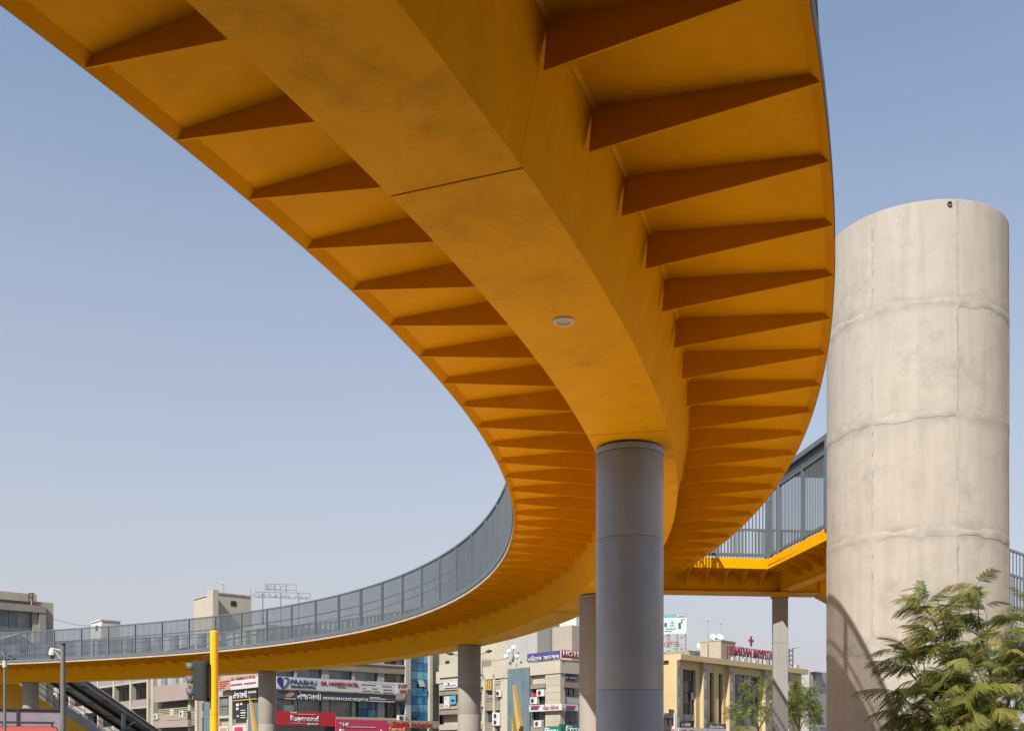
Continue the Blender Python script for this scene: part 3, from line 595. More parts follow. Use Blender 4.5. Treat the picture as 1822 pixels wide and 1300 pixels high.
# left flank: balconies and signs
S_ = A.side
for x0, x1 in ((266, 272.5), (334, 338), (346.5, 350.5)): S_('pier', M_cream, x0, 1250, x1, 1250, -.1, .55, z=(0, 12.2))
zp = (A.fs(304, 1247.5)[1], A.fs(304, 1218.5)[1])
S_('balcony_panel', M_pink, 273, 0, 334, 0, -.55, -.4, z=zp); S_('balcony_slab', M_greyw, 273, 0, 334, 0, -.5, .5, z=(zp[0], zp[0] + .2))
A.window('s', [M_glp, M_greyw, M_glk], 274, 0, 333, 0, .35, 9, z=(zp[1] - .3, zp[1] + 1.7), fm=M_sw)
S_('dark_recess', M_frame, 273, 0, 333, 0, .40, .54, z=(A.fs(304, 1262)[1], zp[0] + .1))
zq = (A.fs(304, 1281)[1], A.fs(304, 1259)[1])
for k in range(7): S_('railing_bar', M_sbe, 281, 0, 333, 0, -.5, -.44, z=(zq[0] + (zq[1] - zq[0]) * k / 7, zq[0] + (zq[1] - zq[0]) * k / 7 + .11))
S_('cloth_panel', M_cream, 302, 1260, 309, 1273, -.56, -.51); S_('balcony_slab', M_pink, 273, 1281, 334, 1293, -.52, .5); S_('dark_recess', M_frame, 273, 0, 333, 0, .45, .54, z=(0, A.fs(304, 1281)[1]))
for lo, hi in ((1244, 1229), (1290, 1266)):
    n = 7 if lo == 1244 else 9
    for k in range(n):
        yy = hi + (lo - hi) * k / n; S_('louvre', M_cream, 338.2, yy, 346.3, yy + 1.3, -.05, .15)
S_('flank_wall', M_grey, 350.6, 0, 362, 0, .1, .54, z=(0, 12.1)); S_('drain_pipe', M_frame, 360, 0, 361.2, 0, .0, .09, z=(2, A.fs(360, 1250)[1]))
for k in range(4): S_('louvre', M_greyw, 357, 1265 + k * 3, 362, 1266.6 + k * 3, -.05, .09)
S_('flank_panel', M_bluegrey, 362.2, 0, 388, 0, -.05, .54, z=(0, A.fs(375, 1245)[1])); S_('flank_wall', M_cream, 362.2, 0, 388, 0, -.03, .54, z=(A.fs(375, 1245)[1] + .01, 12.1))
S_('flank_wall', M_beige, 388.2, 0, 476, 0, .25, .54, z=(0, 12.1))
for x0, x1 in ((388.5, 389.5), (407, 413), (438.8, 441)): S_('pier', M_cream, x0, 0, x1, 0, -.02, .24, z=(0, A.fs(410, 1229)[1]))
A.window('s', [M_glg], 389.6, 1240, 407, 1272, .15, 1, 2); S_('grey_band', M_greyw, 389, 1228, 412.5, 1238, -.05, .24); S_('ledge', M_cream, 389.5, 1272, 407, 1277, -.03, .24)
s1 = board(A, 's', M_sw, 410.4, 1205.5, 462, 1224, -.5, 'white clinic sign with red doctor name left of the round column')
A.stext(s1, 'DR. NAIMESH R PATEL', M_tr, 411.5, 1205.5, 455, 1210.5, -.505, bold=.02)
for x0, x1, y in ((411.5, 431, 1217), (435, 455, 1214.5)): A.stext(s1, 'IVF  ICSI  IUI'[:0] or '-----', M_tr, x0, y, x1, y + 2.6, -.505)
s2 = board(A, 's', M_spe, 389, 1208.5, 410.2, 1227, -.5, 'peach panel with small print at the left end of the clinic sign')
for k in range(4): S_('small_print', M_tr, 389.8, 1211 + k * 4, 409 - k * 3, 1212.8 + k * 4, -.515, -.501, parent=s2)
s3 = board(A, 's', M_sbk, 413.3, 1227.5, 456, 1243, -.3, 'black sign with white Gujarati lettering and a gold line above the dark menu board')
A.stext(s3, 'તેજસવી', M_tw, 415, 1228.5, 440, 1242.5, -.305, bold=.015); A.stext(s3, 'NEWBORN', M_tw, 442, 1229, 456, 1233, -.305); S_('gold_line', M_gold, 416, 1243.2, 456, 1244.8, -.32, -.2, parent=s3)
s4 = board(A, 's', M_sbk, 413.5, 1246, 438.6, 1278, -.1, 'tall dark board with white vertical lettering under the black sign', th=.1)
for x0, x1, y0, y1 in ((420, 425, 1249, 1256), (427, 431, 1248, 1254), (420, 424, 1258, 1263), (428, 436, 1262, 1264), (428, 437, 1266, 1269), (428, 436, 1271, 1273), (421, 425, 1272, 1275), (428, 437, 1275, 1277)): S_('white_glyph', M_tw, x0, y0, x1, y1 - .8, -.115, -.101, parent=s4)
S_('flank_panel', M_bluegrey, 441.2, 0, 470, 0, -.06, .24, z=(0, A.fs(455, 1243.5)[1]))
gy, gz = zip(*[A.fs(x, y, -.1) for x, y in ((447.5, 1236), (459, 1300), (452.5, 1300))]); MB().prism([(-.1, a, b) for a, b in zip(gy, gz)], (0, 0, 0), (-.25, 0, 0)).build('gold_spike', M_gold, A.r)
s5 = board(A, 's', M_sw, 389.5, 1291, 405.5, 1330, -.05, 'white poster at the bottom edge behind the traffic light pole', th=.1, name='poster'); S_('portrait', M_spe, 391, 1294, 403, 1325, -.06, -.05, parent=s5)
s6 = board(A, 's', M_sw, 413.5, 1289, 438, 1330, -.05, 'white poster with a pink square left of the round column', th=.1, name='poster'); S_('pink_square', M_spk, 417, 1292.5, 432, 1325, -.06, -.05, parent=s6)
ac_unit(A, 's', 279, 1274, -.35, 'weathered air conditioner on the left end of the slatted balcony', 1.0); ac_unit(A, 's', 325, 1269, -.35, 'white air conditioner on the right end of the slatted balcony', 1.0); ac_unit(A, 'f', 714, 1277, -.3, 'white air conditioner on the ledge beside the pink shop sign')
# roof stair house, antenna, sign frame
rh = Bld('roof_stair_house', 'beige block on the roof with a small black window above the railing', at(387, 1200, 100).to_2d(), D1, 'roof block')
ztop = at(387, 1055, 100).z
rb = box(rh.r, 'wall', M_cream, .0, rh.fa(447, 1060)[0], 0, rh.fs(345, 1060)[0], 11.9, ztop); box(rh.r, 'roof_slab', M_cream, -.08, rh.fa(447, 1060)[0] + .08, -.08, rh.fs(345, 1060)[0] + .08, ztop, ztop + .12)
rh.front('window', M_dark, 411, 1068.5, 420.5, 1077.5, -.04, .02); rh.front('corner_fin', M_cream, 379, 1060, 388.5, 1110, -1.4, -.01, z=(11.9, ztop + .1))
p = at(398, 1054, 101.5); antenna((p.x, p.y, ztop + .12), 1.5, 'thin antenna mast on the beige roof block', ((1.1, -1),)); p = at(446, 1060, 101.5); antenna((p.x, p.y, 12.9), 5.0, 'antenna mast with two round white heads beside the roof sign frame', ((4.35, 1), (3.85, 1)))
fr = thing('roof_sign_frame', 'thin lattice sign frame with hollow letters above the railing', 'sign frame', at(450, 1300, 104).to_2d().to_3d(), D1 * .6)
fb_ = Bld.__new__(Bld); fb_.o = at(450, 1300, 104).to_2d(); fb_.a = D1 * .6; fb_.c, fb_.s = math.cos(fb_.a), math.sin(fb_.a); fb_.r = fr
def wire(x0, y0, x1, y1, w_=.06):
    a = fb_.fa(x0, y0); b = fb_.fa(x1, y1); MB().bar((a[0], 0, a[1]), (b[0], 0, b[1]), w_, up=(0, 1, 0)).build('frame_bar', M_alu, fr)
for q in ((446, 1052, 552, 1055), (446, 1061, 552, 1064), (446, 1052, 446, 1061), (552, 1055, 552, 1064), (472, 1038, 527, 1040), (472, 1048, 527, 1050), (472, 1038, 472, 1053), (527, 1040, 527, 1055)): wire(*q)
for x in (467.5, 499.5, 531.5): wire(x, 1053, x, 1150, .13)
for x in (490, 509): wire(x, 1039, x, 1060, .05)
fb_.ftext(fr, 'ELIT', M_alu, 474, 1040, 516, 1047.5, -.06); fb_.ftext(fr, 'DREAMLAN', M_alu, 451, 1054.5, 546, 1061, -.06)

# ---- terrace building continuing left, grey building at far left, white tank house
T_ = Bld('terrace_building', 'dim building with open dark balconies behind the stair canopy', A.r.matrix_basis @ Vector((0, 26.15, 0)), D1)
T_.o = (A.r.matrix_basis @ Vector((0, 26.15, 0))).to_2d(); T_.r.location = (T_.o.x, T_.o.y, 0)
box(T_.r, 'wall', M_grey, 1.2, 14, .01, 45, 0, 13.0)
for k in range(5):
    z = 1.0 + k * 2.75; box(T_.r, 'balcony_slab', M_greyw, -.3, 1.25, .01, 45, z, z + .22)
    if k < 4: box(T_.r, 'parapet', M_grey if k != 2 else M_pink, -.25, -.12, .01, 45, z + .23, z + .95)
for y in (0.02, 5.1, 10.4, 15.7, 21.0, 26.3, 31.6, 36.9, 42.2): box(T_.r, 'pier', M_cream, -.35, .2, y, y + .5, 0, 13.2)
for k in range(4):
    for j in range(8): box(T_.r, 'window', M_gl, 1.14, 1.19, 1.2 + j * 5.3, 4.4 + j * 5.3, 1.6 + k * 2.75, 3.2 + k * 2.75)
p = at(181, 1200, 124); wh = Bld('roof_tank_house', 'small white roof block standing behind the railing left of the beige one', (p.x, p.y), D1, 'roof block')
zt = at(181, 1103, 124).z; box(wh.r, 'wall', M_whitew, 0, wh.fa(214, 1110)[0], 0, wh.fs(162, 1110)[0], 10, zt); box(wh.r, 'roof_slab', M_whitew, -.1, wh.fa(214, 1110)[0] + .1, -.1, wh.fs(162, 1110)[0] + .1, zt, zt + .15); wh.front('vent', M_brown, 170, 1112, 175, 1122, -.06, -.001)
p = at(95, 1200, 97); G = Bld('grey_office_building', 'grey concrete building with a strip of blue windows at the far left', (p.x - 30 * math.cos(D1), p.y - 30 * math.sin(D1)), D1)
g1 = lambda x, y: G.fa(x, y)[1]
zc1 = g1(80, 1071)
box(G.r, 'wall', M_beige, 0, 30, .9, 14, 0, zc1); MB().box(28.2, 30, -.02, .89, 0, zc1).build('end_wall', M_beige, G.r)
box(G.r, 'upper_wall', M_beige, 0, G.fa(68, 1060)[0], .5, 12, zc1 + .001, g1(60, 1055)); G.front('ledge', M_grey, -160, 0, 82, 0, -.35, .89, z=(g1(60, 1089), g1(60, 1077)))
G.front('pier', M_grey, 70, 0, 82, 0, -.3, .85, z=(0, g1(60, 1089))); G.front('spandrel', M_greyw, -160, 0, 68, 0, .25, .89, z=(0, g1(50, 1117)))
zw = (g1(40, 1115.5), g1(40, 1088))
for i, (x0, x1, m_) in enumerate(((34, 58.5, M_glp), (17, 33.5, M_glk), (-14, 14.5, M_glk), (-42, -15, M_glp), (-72, -43, M_glk), (-102, -73, M_glk))): G.window('f', m_, x0, 0, x1, 0, .5, 1, z=zw, fm=M_sw)
lad = thing('roof_ladder', 'rusty steel ladder frame against the roof wall of the grey building', 'ladder', (G.o.x, G.o.y, 0), G.a)
lm = mat('rusty_steel', (.15, .06, .04), .8)
for q in ((50.5, 1075, 51.5, 1055), (57.5, 1076, 58.5, 1056), (51.5, 1062, 58, 1062.5), (51, 1055.5, 61, 1055)):
    a = G.fa(q[0], q[1], -.2); b = G.fa(q[2], q[3], -.2); MB().bar((a[0], -.2, a[1]), (b[0], -.2, b[1]), .09, up=(0, 1, 0)).build('ladder_bar', lm, lad)
p = at(5, 1050, 101); antenna((p.x, p.y, g1(5, 1049)), .9, 'short antenna on the grey building at the far left edge')

# ---- hotel block with its corner towards the viewer
B = Bld('hotel_building', 'cream hotel block with a blue-grey panel and gold spikes right of the third column', (1.2, 88.3), D1)
zpar = 9.62; Ls = 18.2
M_tile = mat('cream_tile_wall', (0.56, 0.49, 0.39), 0.8, 0.07, 0.6, streak=.12)
box(B.r, 'wall', M_tile, .5, 12, .5, Ls - .6, 0, zpar - .5); box(B.r, 'parapet', M_cream, -.1, 12, -.1, Ls, zpar - 1.15, zpar)
B.side('corner_wall', M_tile, 970, 0, 997.2, 0, 0, .52, z=(0, zpar - 1.16)); box(B.r, 'corner_wall', M_tile, .53, B.fa(1002.5, 1200)[0], 0, .52, 0, zpar - 1.16)
for k in range(11):                                  # tile courses on the corner
    z = 1.9 + k * .62; B.side('tile_course', M_tile, 970.2, 0, 996.8, 0, -.018, -.001, z=(z, z + .585))
V = B.side
V('cladding_panel', M_bluegrey, 903, 1188, 942, 1330, -.18, .5, z=(0, B.fs(922, 1188.5)[1]))
for poly in ([(918, 1218), (923.5, 1243), (932, 1291), (928.5, 1300), (926, 1300), (921, 1262)], [(917, 1274), (919.5, 1300), (916.5, 1300)]):
    q = [B.fs(x, y, -.2) for x, y in poly]; MB().prism([(-.2, a, b) for a, b in q], (0, 0, 0), (-.4, 0, 0)).build('gold_spike', M_gold, B.r)
V('pier', M_cream, 890, 0, 902.8, 0, -.02, .5, z=(0, zpar - 1.16)); V('pier', M_beige, 942.2, 0, 945, 0, .0, .5, z=(0, zpar - 1.16))
V('infill', M_cream, 946, 1190, 969.5, 1216, .2, .5); V('dark_slot', M_frame, 945.5, 1185, 969.5, 1190, .22, .5); V('ledge', M_brown, 943.5, 1216.5, 969.8, 1224, -.12, .5)
B.window('s', [M_gl, M_frame], 945.5, 1225, 969.5, 1250.5, .3, 2); V('red_curtain', M_sr, 948.5, 1231, 957, 1240, .22, .27)
B.window('s', [M_glg, M_gl], 945.5, 1265.5, 969.5, 1290, .3, 2); V('ledge', M_brown, 943.5, 1291, 969.5, 1330, -.05, .5, z=(0, B.fs(956, 1291)[1]))
ac_unit(B, 's', 963.5, 1232, .05, 'air conditioner beside the red curtain, upper of the two', 1.0); ac_unit(B, 's', 951, 1246, .05, 'air conditioner right above the white pizza sign', 1.0); ac_unit(B, 's', 958.5, 1287, .05, 'air conditioner at the foot of the window under the pizza sign', 1.0)
# slotted stair bay and balconies towards the inner corner
V('bay_wall', M_beige, 857, 0, 889.8, 0, .35, .5, z=(0, zpar - 1.16))
for x0, x1 in ((857, 862.5), (876.5, 880)): V('pier', M_cream, x0, 0, x1, 0, -.1, .34, z=(0, B.fs(868, 1200)[1]))
for k in range(3): V('gold_louvre', M_gold, 863.5 + k * 4, 1203, 866 + k * 4, 1227, -.05, .1)
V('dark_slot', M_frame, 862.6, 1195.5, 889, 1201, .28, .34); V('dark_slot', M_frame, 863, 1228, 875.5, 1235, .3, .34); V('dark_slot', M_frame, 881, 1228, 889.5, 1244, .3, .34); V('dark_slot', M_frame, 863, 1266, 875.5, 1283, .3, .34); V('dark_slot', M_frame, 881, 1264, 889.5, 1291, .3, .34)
for k in range(4): V('louvre', M_beige, 863, 1236 + k * 3, 876, 1237.5 + k * 3, .0, .2)
V('balcony_panel', M_brown, 862.6, 1247, 889.5, 1263, -.02, .3); V('balcony_panel', M_pink, 880.2, 1218, 889.6, 1227.5, -.02, .3); V('balcony_panel', M_brown, 862.6, 1284, 876.3, 1300, -.02, .3)
for k in range(3): V('white_slat', M_sw, 881, 1209 + k * 3, 889.5, 1210.6 + k * 3, -.04, .1)
ac_unit(B, 's', 884.5, 1273, -.05, 'upper of two air conditioners left of the blue-grey panel', 1.1); ac_unit(B, 's', 884.5, 1284.5, -.05, 'lower of two air conditioners left of the blue-grey panel', 1.1); ac_unit(B, 's', 889, 1233, -.05, 'air conditioner in the dark slot next to the blue-grey panel', .7)
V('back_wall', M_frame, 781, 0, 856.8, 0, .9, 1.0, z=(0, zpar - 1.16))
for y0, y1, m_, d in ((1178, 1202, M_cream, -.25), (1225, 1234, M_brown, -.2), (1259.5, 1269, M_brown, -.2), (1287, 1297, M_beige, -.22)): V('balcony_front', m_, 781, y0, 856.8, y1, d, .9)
for y in (1223.5, 1257.5): V('ledge', M_cream, 781, y, 856.8, y + 1.5, -.3, .9)
V('balcony_grille', M_greyw, 781, 1214, 856.8, 1223.4, -.15, -.1); V('balcony_grille', M_sbe, 781, 1249, 856.8, 1257.4, -.15, -.1)
V('dark_door', M_gl, 787, 1272, 806, 1285, .8, .88); V('door_jamb', M_brown, 806.5, 1270, 812, 1286, .6, .88)
for x0, y0, x1, y1, m_, lb in ((789, 1212, 814, 1222.5, M_sw, 'white banner with a blue shield on the balcony left of the third column'), (790, 1238, 799.5, 1258, M_sw, 'white poster hanging on the dark balcony left of the third column'), (800.5, 1236.5, 810.5, 1252, M_cy, 'cyan poster hanging on the dark balcony left of the third column')):
    t = board(B, 's', m_, x0, y0, x1, y1, -.32, lb, th=.08, name='banner')
    if m_ is M_cy: V('black_print', M_tk, x0 + 2, y0 + 7, x1 - 2, y0 + 11, -.33, -.32, parent=t)
    else: V('blue_print', M_bl, x0 + (x1 - x0) * .3, y0 + 2, x0 + (x1 - x0) * .42, y0 + 6, -.33, -.32, parent=t); V('grey_print', M_sdk, x0 + 2, y1 - 4, x1 - 3, y1 - 2.6, -.33, -.32, parent=t)
# front (right) face
B.front('front_wall', M_tile, 1002.8, 0, 1120, 0, .45, .52, z=(0, zpar - 1.16)); B.front('ledge', M_brown, 1003, 1213, 1034, 1223, -.15, .45); B.front('spandrel', M_greyw, 1003, 1238.5, 1034, 1251, .1, .45)
B.window('f', [M_glp, M_glk], 1003.5, 1183.5, 1027, 1201, .25, 4); B.front('blue_strip', M_bl, 1003.5, 1201.2, 1025, 1208, .2, .44); B.window('f', [M_gl, M_glk], 1003.5, 1224, 1021, 1238.4, .25, 2); B.window('f', M_gl, 1003.5, 1264, 1026, 1287, .25, 2)
B.ftext(B.r, 'Just WOW'[:0] or '-- ----', M_tw, 1004.5, 1202.5, 1024, 1206, .195)
s7 = board(B, 's', M_spu, 938, 1162.5, 996.3, 1174.5, -.2, 'purple hotel sign with white Gujarati lettering on the parapet', z=(zpar + .05, zpar + .75))
B.stext(s7, 'હોટલ સરગમ', M_tw, 940.5, 1166.5, 995, 1176, -.205, bold=.015)
s8 = board(B, 'f', M_sr, 998.5, 1156.5, 1045, 1170, -.2, 'red HOTEL sign with white letters at the corner of the parapet', z=(B.fa(1010, 1170, -.2)[1], B.fa(1010, 1156, -.2)[1])); B.ftext(s8, 'HOTEL', M_tw, 1002, 1156.5, 1038, 1166.5, -.205, bold=.03)
B.front('sign_edge', M_sw, 998.4, 1155.5, 999.6, 1170, -.26, -.04, parent=s8)
zps = (B.fs(969, 1264, -.35)[1], B.fs(969, 1252.5, -.35)[1])
s9 = board(B, 's', M_sw, 941.5, 0, 999.3, 0, -.35, 'white pizza shop sign wrapping the hotel corner', z=zps); B.front('panel', M_sw, 998.5, 0, 1029, 0, -.36, -.2, parent=s9, z=zps)
B.stext(s9, 'પીઝા પોઇનટ', M_tr, 966, 1254, 994, 1262, -.355, bold=.01)
for f_, x0, x1, d in ((V, 944.5, 960, -.37), (B.front, 1007, 1024, -.38)):
    f_('logo_red', M_sr, x0, 1254.5, x1, 1258, d, d + .02, parent=s9); f_('logo_blue', M_bl, x0, 1258.3, x1 - 2, 1262, d, d + .02, parent=s9)
s10 = board(B, 's', M_sgn, 967, 1291, 998, 1320, -.6, 'green shop sign left of the corner at the bottom edge'); B.stext(s10, 'Pizza', M_tw, 968, 1294, 994, 1306, -.605, bold=.03, shear=.2)
s11 = board(B, 'f', M_sgn, 996, 1287.5, 1034, 1320, -.6, 'taller green shop sign right of the corner at the bottom edge'); B.ftext(s11, 'Pizza', M_tw, 1006, 1290, 1034, 1303, -.605, bold=.03, shear=.2)
# roof structures
box(B.r, 'roof_wall', M_cream, 2.0, 13, 9.0, Ls + 6, zpar - .4, 15.2); box(B.r, 'roof_wall', M_greyw, 1.2, 13, 4.4, 8.98, zpar - .4, 14.6); box(B.r, 'stair_house', M_beige, 2.8, 8.6, 1.6, 4.2, zpar - .4, 12.9); box(B.r, 'tank_block', M_whitew, 3.5, 8, 1.8, 4, 12.91, 14.2)  # grey roof wall: its shaded side is put into the plaster colour
wb = Bld('white_roof_block', 'white roof block just left of the column behind the grey pillar', at(1001, 1200, 112).to_2d(), D1, 'roof block'); box(wb.r, 'wall', M_whitew, 0, 6, 0, 5, 8, at(1001, 1126, 112).z + 3.0); box(wb.r, 'lower_wall', M_greyw, -.6, 6.6, -.8, -.01, 8, at(1001, 1126, 112).z)
for k, (x, y, r_) in enumerate(((901, 1166, .22), (906, 1156, .20), (914, 1150, .22), (919.5, 1165, .20))):
    yq, zq_ = B.fs(x, y, 0.6); dish(B.r.matrix_basis @ Vector((.6, yq, max(zpar + .02, zq_ - .3))), r_, R(-35 + 12 * k), R(30), ['leftmost of four dishes on the hotel roof', 'second dish from the left on the hotel roof', 'highest of four dishes on the hotel roof', 'rightmost of four dishes on the hotel roof'][k])
MB().tube([B.r.matrix_basis.inverted() @ Vector(v) for v in (at(912, 1172, 92), at(913, 1155, 92))], .05, 8).build('dish_post', M_grey, B.r)

# ---- yellow hospital on the right
HA = math.atan2(.741, .671)
Hq = Bld('hospital_building', 'pale yellow hospital building with white fins and dark windows right of the grey pillar', (12.5, 100), HA)
zh = Hq.fa(1206, 1164)[1]; Lh = Hq.fa(1426, 1200)[0]
box(Hq.r, 'wall', M_yb, .25, Lh, .4, 14, 0, zh - .55); box(Hq.r, 'side_wall', M_yb, 0, .24, .3, 14, 0, zh - .56); MB().box(-.35, Lh + .2, -.75, 14.4, zh - .54, zh).build('cornice', M_yb, Hq.r)
for x0, x1 in ((1204.5, 1209.5), (1252, 1257.5), (1298, 1303.5), (1362, 1367.5), (1404, 1408.5)):
    f_ = Hq.front('fin', M_yb, x0 - .6, 0, x1, 0, -.5, .42, z=(0, zh - .56)); Hq.front('fin_face', M_greyw, x0, 0, x1 - .1, 0, -.55, -.501, z=(0, zh - .56), parent=f_)
    for k in range(5): Hq.front('fin_joint', M_grey, x0 + .8, 0, x1 - .8, 0, -.58, -.551, z=(1.5 + k * 1.9, 2.4 + k * 1.9), parent=f_)
for x0, x1 in ((1209.6, 1215), (1238.2, 1251.8), (1257.7, 1263), (1270.2, 1279), (1286.3, 1297.8), (1303.7, 1308), (1352.5, 1361.8), (1367.7, 1403.8), (1408.7, 1412), (1420.3, 1426)): Hq.front('wall_pier', M_yb, x0, 0, x1, 0, -.1, .41, z=(0, zh - .57))
for x0, x1, y0, y1, c, r_, m_ in ((1215, 1238, 1191, 1293, 2, 5, [M_gl, M_frame, M_gl]), (1263, 1270, 1196, 1284, 1, 5, M_gl), (1279, 1286, 1198, 1286, 1, 5, M_gl), (1308, 1352.5, 1201, 1291, 3, 5, [M_gl, M_glk, M_gl, M_frame]), (1412, 1420, 1212, 1236, 1, 2, M_gl)):
    Hq.window('f', m_, x0, y0, x1, y1, .2, c, r_); xm = (x0 + x1) / 2; zt_ = Hq.fa(xm, y0)[1]; Hq.front('lintel', M_yb, x0 - .2, 0, x1 + .2, 0, -.08, .41, z=(zt_, zh - .57)); Hq.front('sill_wall', M_yb, x0 - .2, 0, x1 + .2, 0, -.07, .41, z=(0, Hq.fa(xm, y1)[1]))
for q in ((1229.5, 1231, 1236, 1244), (1216, 1270, 1229, 1281), (1230, 1271, 1237, 1282)): Hq.front('pale_pane', M_glp, *q[:1], q[1], q[2], q[3], .05, .12)
sX = board(Hq, 's', M_sw, 1182, 1268, 1201.5, 1330, -.85, 'white sign with two large red letters beside the grey pillar'); Hq.stext(sX, 'TI', M_tr, 1184, 1277, 1198.5, 1290.5, -.855, bold=.02); Hq.stext(sX, 'ANT', M_tr, 1184, 1297, 1200.5, 1306, -.855, bold=.02)
Hq.side('grey_band', M_greyw, 1180, 1266.3, 1204, 1267.8, -.2, -.001)
sY = board(Hq, 'f', M_sw, 1208, 1294.5, 1292, 1325, -1.0, 'white shop sign with red lettering under the dark hospital windows'); Hq.ftext(sY, 'G Pani S', M_tr, 1211, 1297, 1262, 1306, -1.005, bold=.03)
sZ = board(Hq, 'f', M_sdk, 1258, 1286.5, 1292, 1298, -.75, 'small grey-green signboard below the narrow hospital windows', th=.1); Hq.ftext(sZ, 'Shri Ram', M_tw, 1262, 1289, 1288, 1294, -.755, shear=.2)
sW = board(Hq, 'f', M_sdk, 1211, 1284, 1230, 1293, -.3, 'dark board with white glyphs inside the tall hospital window', th=.08)
for k in range(4): Hq.front('white_glyph', M_tw, 1212 + k * 4.4, 1286, 1215 + k * 4.4, 1291, -.32, -.301, parent=sW)
# roof: letters, cross, stair house, billboard
sS = thing('hospital_roof_sign', 'red letters with a small red cross standing on the yellow hospital roof', 'sign', (Hq.o.x, Hq.o.y, 0), HA)
xa = Hq.fa(1294, 1170)[0]; xb = Hq.fa(1376, 1180)[0]; zl = zh + .6
M_sred = flat('roof_letter_red', (.36, .06, .09))
text(sS, 'SPANDAN HOSPITAL', M_sred, (xa, -.1, zl), (1, 0, 0), 1.0, xb - xa, depth=.12, bold=.012)
for k in range(13):
    x = xa + (xb - xa) * k / 12; MB().bar((x, 0, zh), (x, 0, zl + .95), .07).build('frame_post', M_frame, sS)
for z in (zl + .1, zl + .92): MB().bar((xa, .02, z), (xb, .02, z), .05).build('frame_rail', M_frame, sS)
cxm = Hq.fa(1334, 1160)[0]; cr = [(-.22, -.9), (.22, -.9), (.22, -.15), (.75, -.15), (.75, .25), (.22, .25), (.22, .8), (-.22, .8), (-.22, .25), (-.75, .25), (-.75, -.15), (-.22, -.15)]
MB().prism([(cxm + x * .62, -.1, zl + 1.75 + z * .62) for x, z in cr], (0, 0, 0), (0, -.12, 0)).build('red_cross', M_sred, sS)
for k in range(7): box(sS, 'lamp_box', M_sw, xa + .5 + k * 2.2, xa + 1.3 + k * 2.2, -.3, -.1, zh + .02, zh + .45)
rs = Bld('roof_lift_house', 'beige and grey roof block topped with two white dishes above the yellow hospital', at(1283, 1200, 112).to_2d(), HA, 'roof block'); ztr = at(1283, 1139, 112).z
box(rs.r, 'wall', M_beige, 0, rs.fa(1308.5, 1150)[0], 0, rs.fs(1245.5, 1150)[0], 9, ztr); box(rs.r, 'roof_slab', M_beige, -.05, rs.fa(1308.5, 1150)[0] + .05, -.05, rs.fs(1245.5, 1150)[0] + .05, ztr, ztr + .1)
rs.side('drain_pipe', M_brown, 1258.5, 0, 1260, 0, -.1, -.001, z=(9, ztr - .2))
for x, lb in ((1267, 'left of two white dishes on the beige roof block'), (1279.5, 'right of two white dishes on the beige roof block')):
    p = at(x, 1140, 114); dish((p.x, p.y, ztr + .1), .42, R(15), R(35), lb)
for x, h_, lb in ((1260, 1.9, 'left antenna mast beside the white roof dishes'), (1284, 1.6, 'right antenna mast beside the white roof dishes')):
    p = at(x, 1140, 115); antenna((p.x, p.y, ztr + .1), h_ + .9, lb, ((h_ + .6, -1),))
def crow(p, az, label):
    t = thing('crow', label, 'bird', p, az, None); 
    MB().tube([(0, -.22, .10), (0, -.16, .12), (0, -.05, .2), (0, .06, .26), (0, .13, .33), (0, .19, .36), (0, .26, .34)], [.012, .035, .07, .065, .04, .045, .008], 8).build('body', mat('crow_feathers', (.015, .015, .018), .5), t, smooth=True)
    for x in (-.03, .03): MB().tube([(x, 0, 0), (x, 0, .16)], .008, 5).build('leg', M_frame, t)
p = at(1274, 1139, 113); crow((p.x, p.y, ztr + .1), .6, 'small black crow perched between the two white dishes'); p = at(380, 1053, 100.8); crow((p.x, p.y, ztop + .12), .4, 'small black crow perched on the corner of the beige roof block')
p = at(1238, 1200, 118); tk = thing('roof_water_tank', 'white round water tank left of the beige roof block', 'water tank', (p.x + .6, p.y, at(1241, 1156, 118).z))
MB().lathe([(.5, 0), (.52, .2), (.52, .6), (.42, .75), (.18, .82), (.16, .9)], 24).build('shell', M_white, tk, smooth=True)
gw = Bld('roof_parapet_block', 'low grey roof wall with white pipes beside the water tank', at(1225, 1200, 114).to_2d(), HA, 'roof block'); box(gw.r, 'wall', M_grey, 0, gw.fa(1246, 1160)[0], 0, 3, 8, at(1225, 1156, 114).z)
for k in range(3): gw.front('white_pipe', M_sw, 1227, 1161 + k * 3, 1245, 1162 + k * 3, -.3, -.15)
bb_ = Bld('roof_billboard', 'pale blue billboard on a steel scaffold partly hidden by the grey pillar', at(1222, 1200, 116).to_2d(), HA - R(95), 'billboard')
bb_.r.location.z = 0
ang = HA - R(60); bb_.a = ang; bb_.c, bb_.s = math.cos(ang), math.sin(ang); bb_.r.rotation_euler = (0, 0, ang)
fx = lambda x, y: bb_.fa(x, y)
M_bb = flat('billboard_pale', (.62, .72, .74)); M_bbt = flat('billboard_blue', (.16, .42, .55))
bb_.front('poster_panel', M_bb, 1150, 1098, 1221.5, 1127.5, 0, .1); bb_.front('header_strip', M_bbt, 1150, 1092.3, 1220.8, 1097.8, -.02, .1); bb_.front('name_plate', M_sw, 1204.5, 1093, 1218.5, 1097, -.05, -.021); bb_.ftext(bb_.r, 'LAFA', M_tk, 1206, 1094, 1217.5, 1096.4, -.055)
for q in ((1182, 1107.5, 1186.5, 1114.5, M_sdk), (1207, 1107, 1211.5, 1118, M_sdk), (1194, 1104.5, 1198.5, 1109, M_cy), (1212, 1103, 1214, 1108, M_tk), (1192, 1111, 1200, 1113, M_cy), (1212, 1100.8, 1218, 1101.8, M_tr), (1182, 1122, 1196, 1123, M_sdk), (1184, 1117, 1202, 1119, M_cy)): bb_.front('print', q[4], q[0], q[1], q[2], q[3], -.03, -.001)
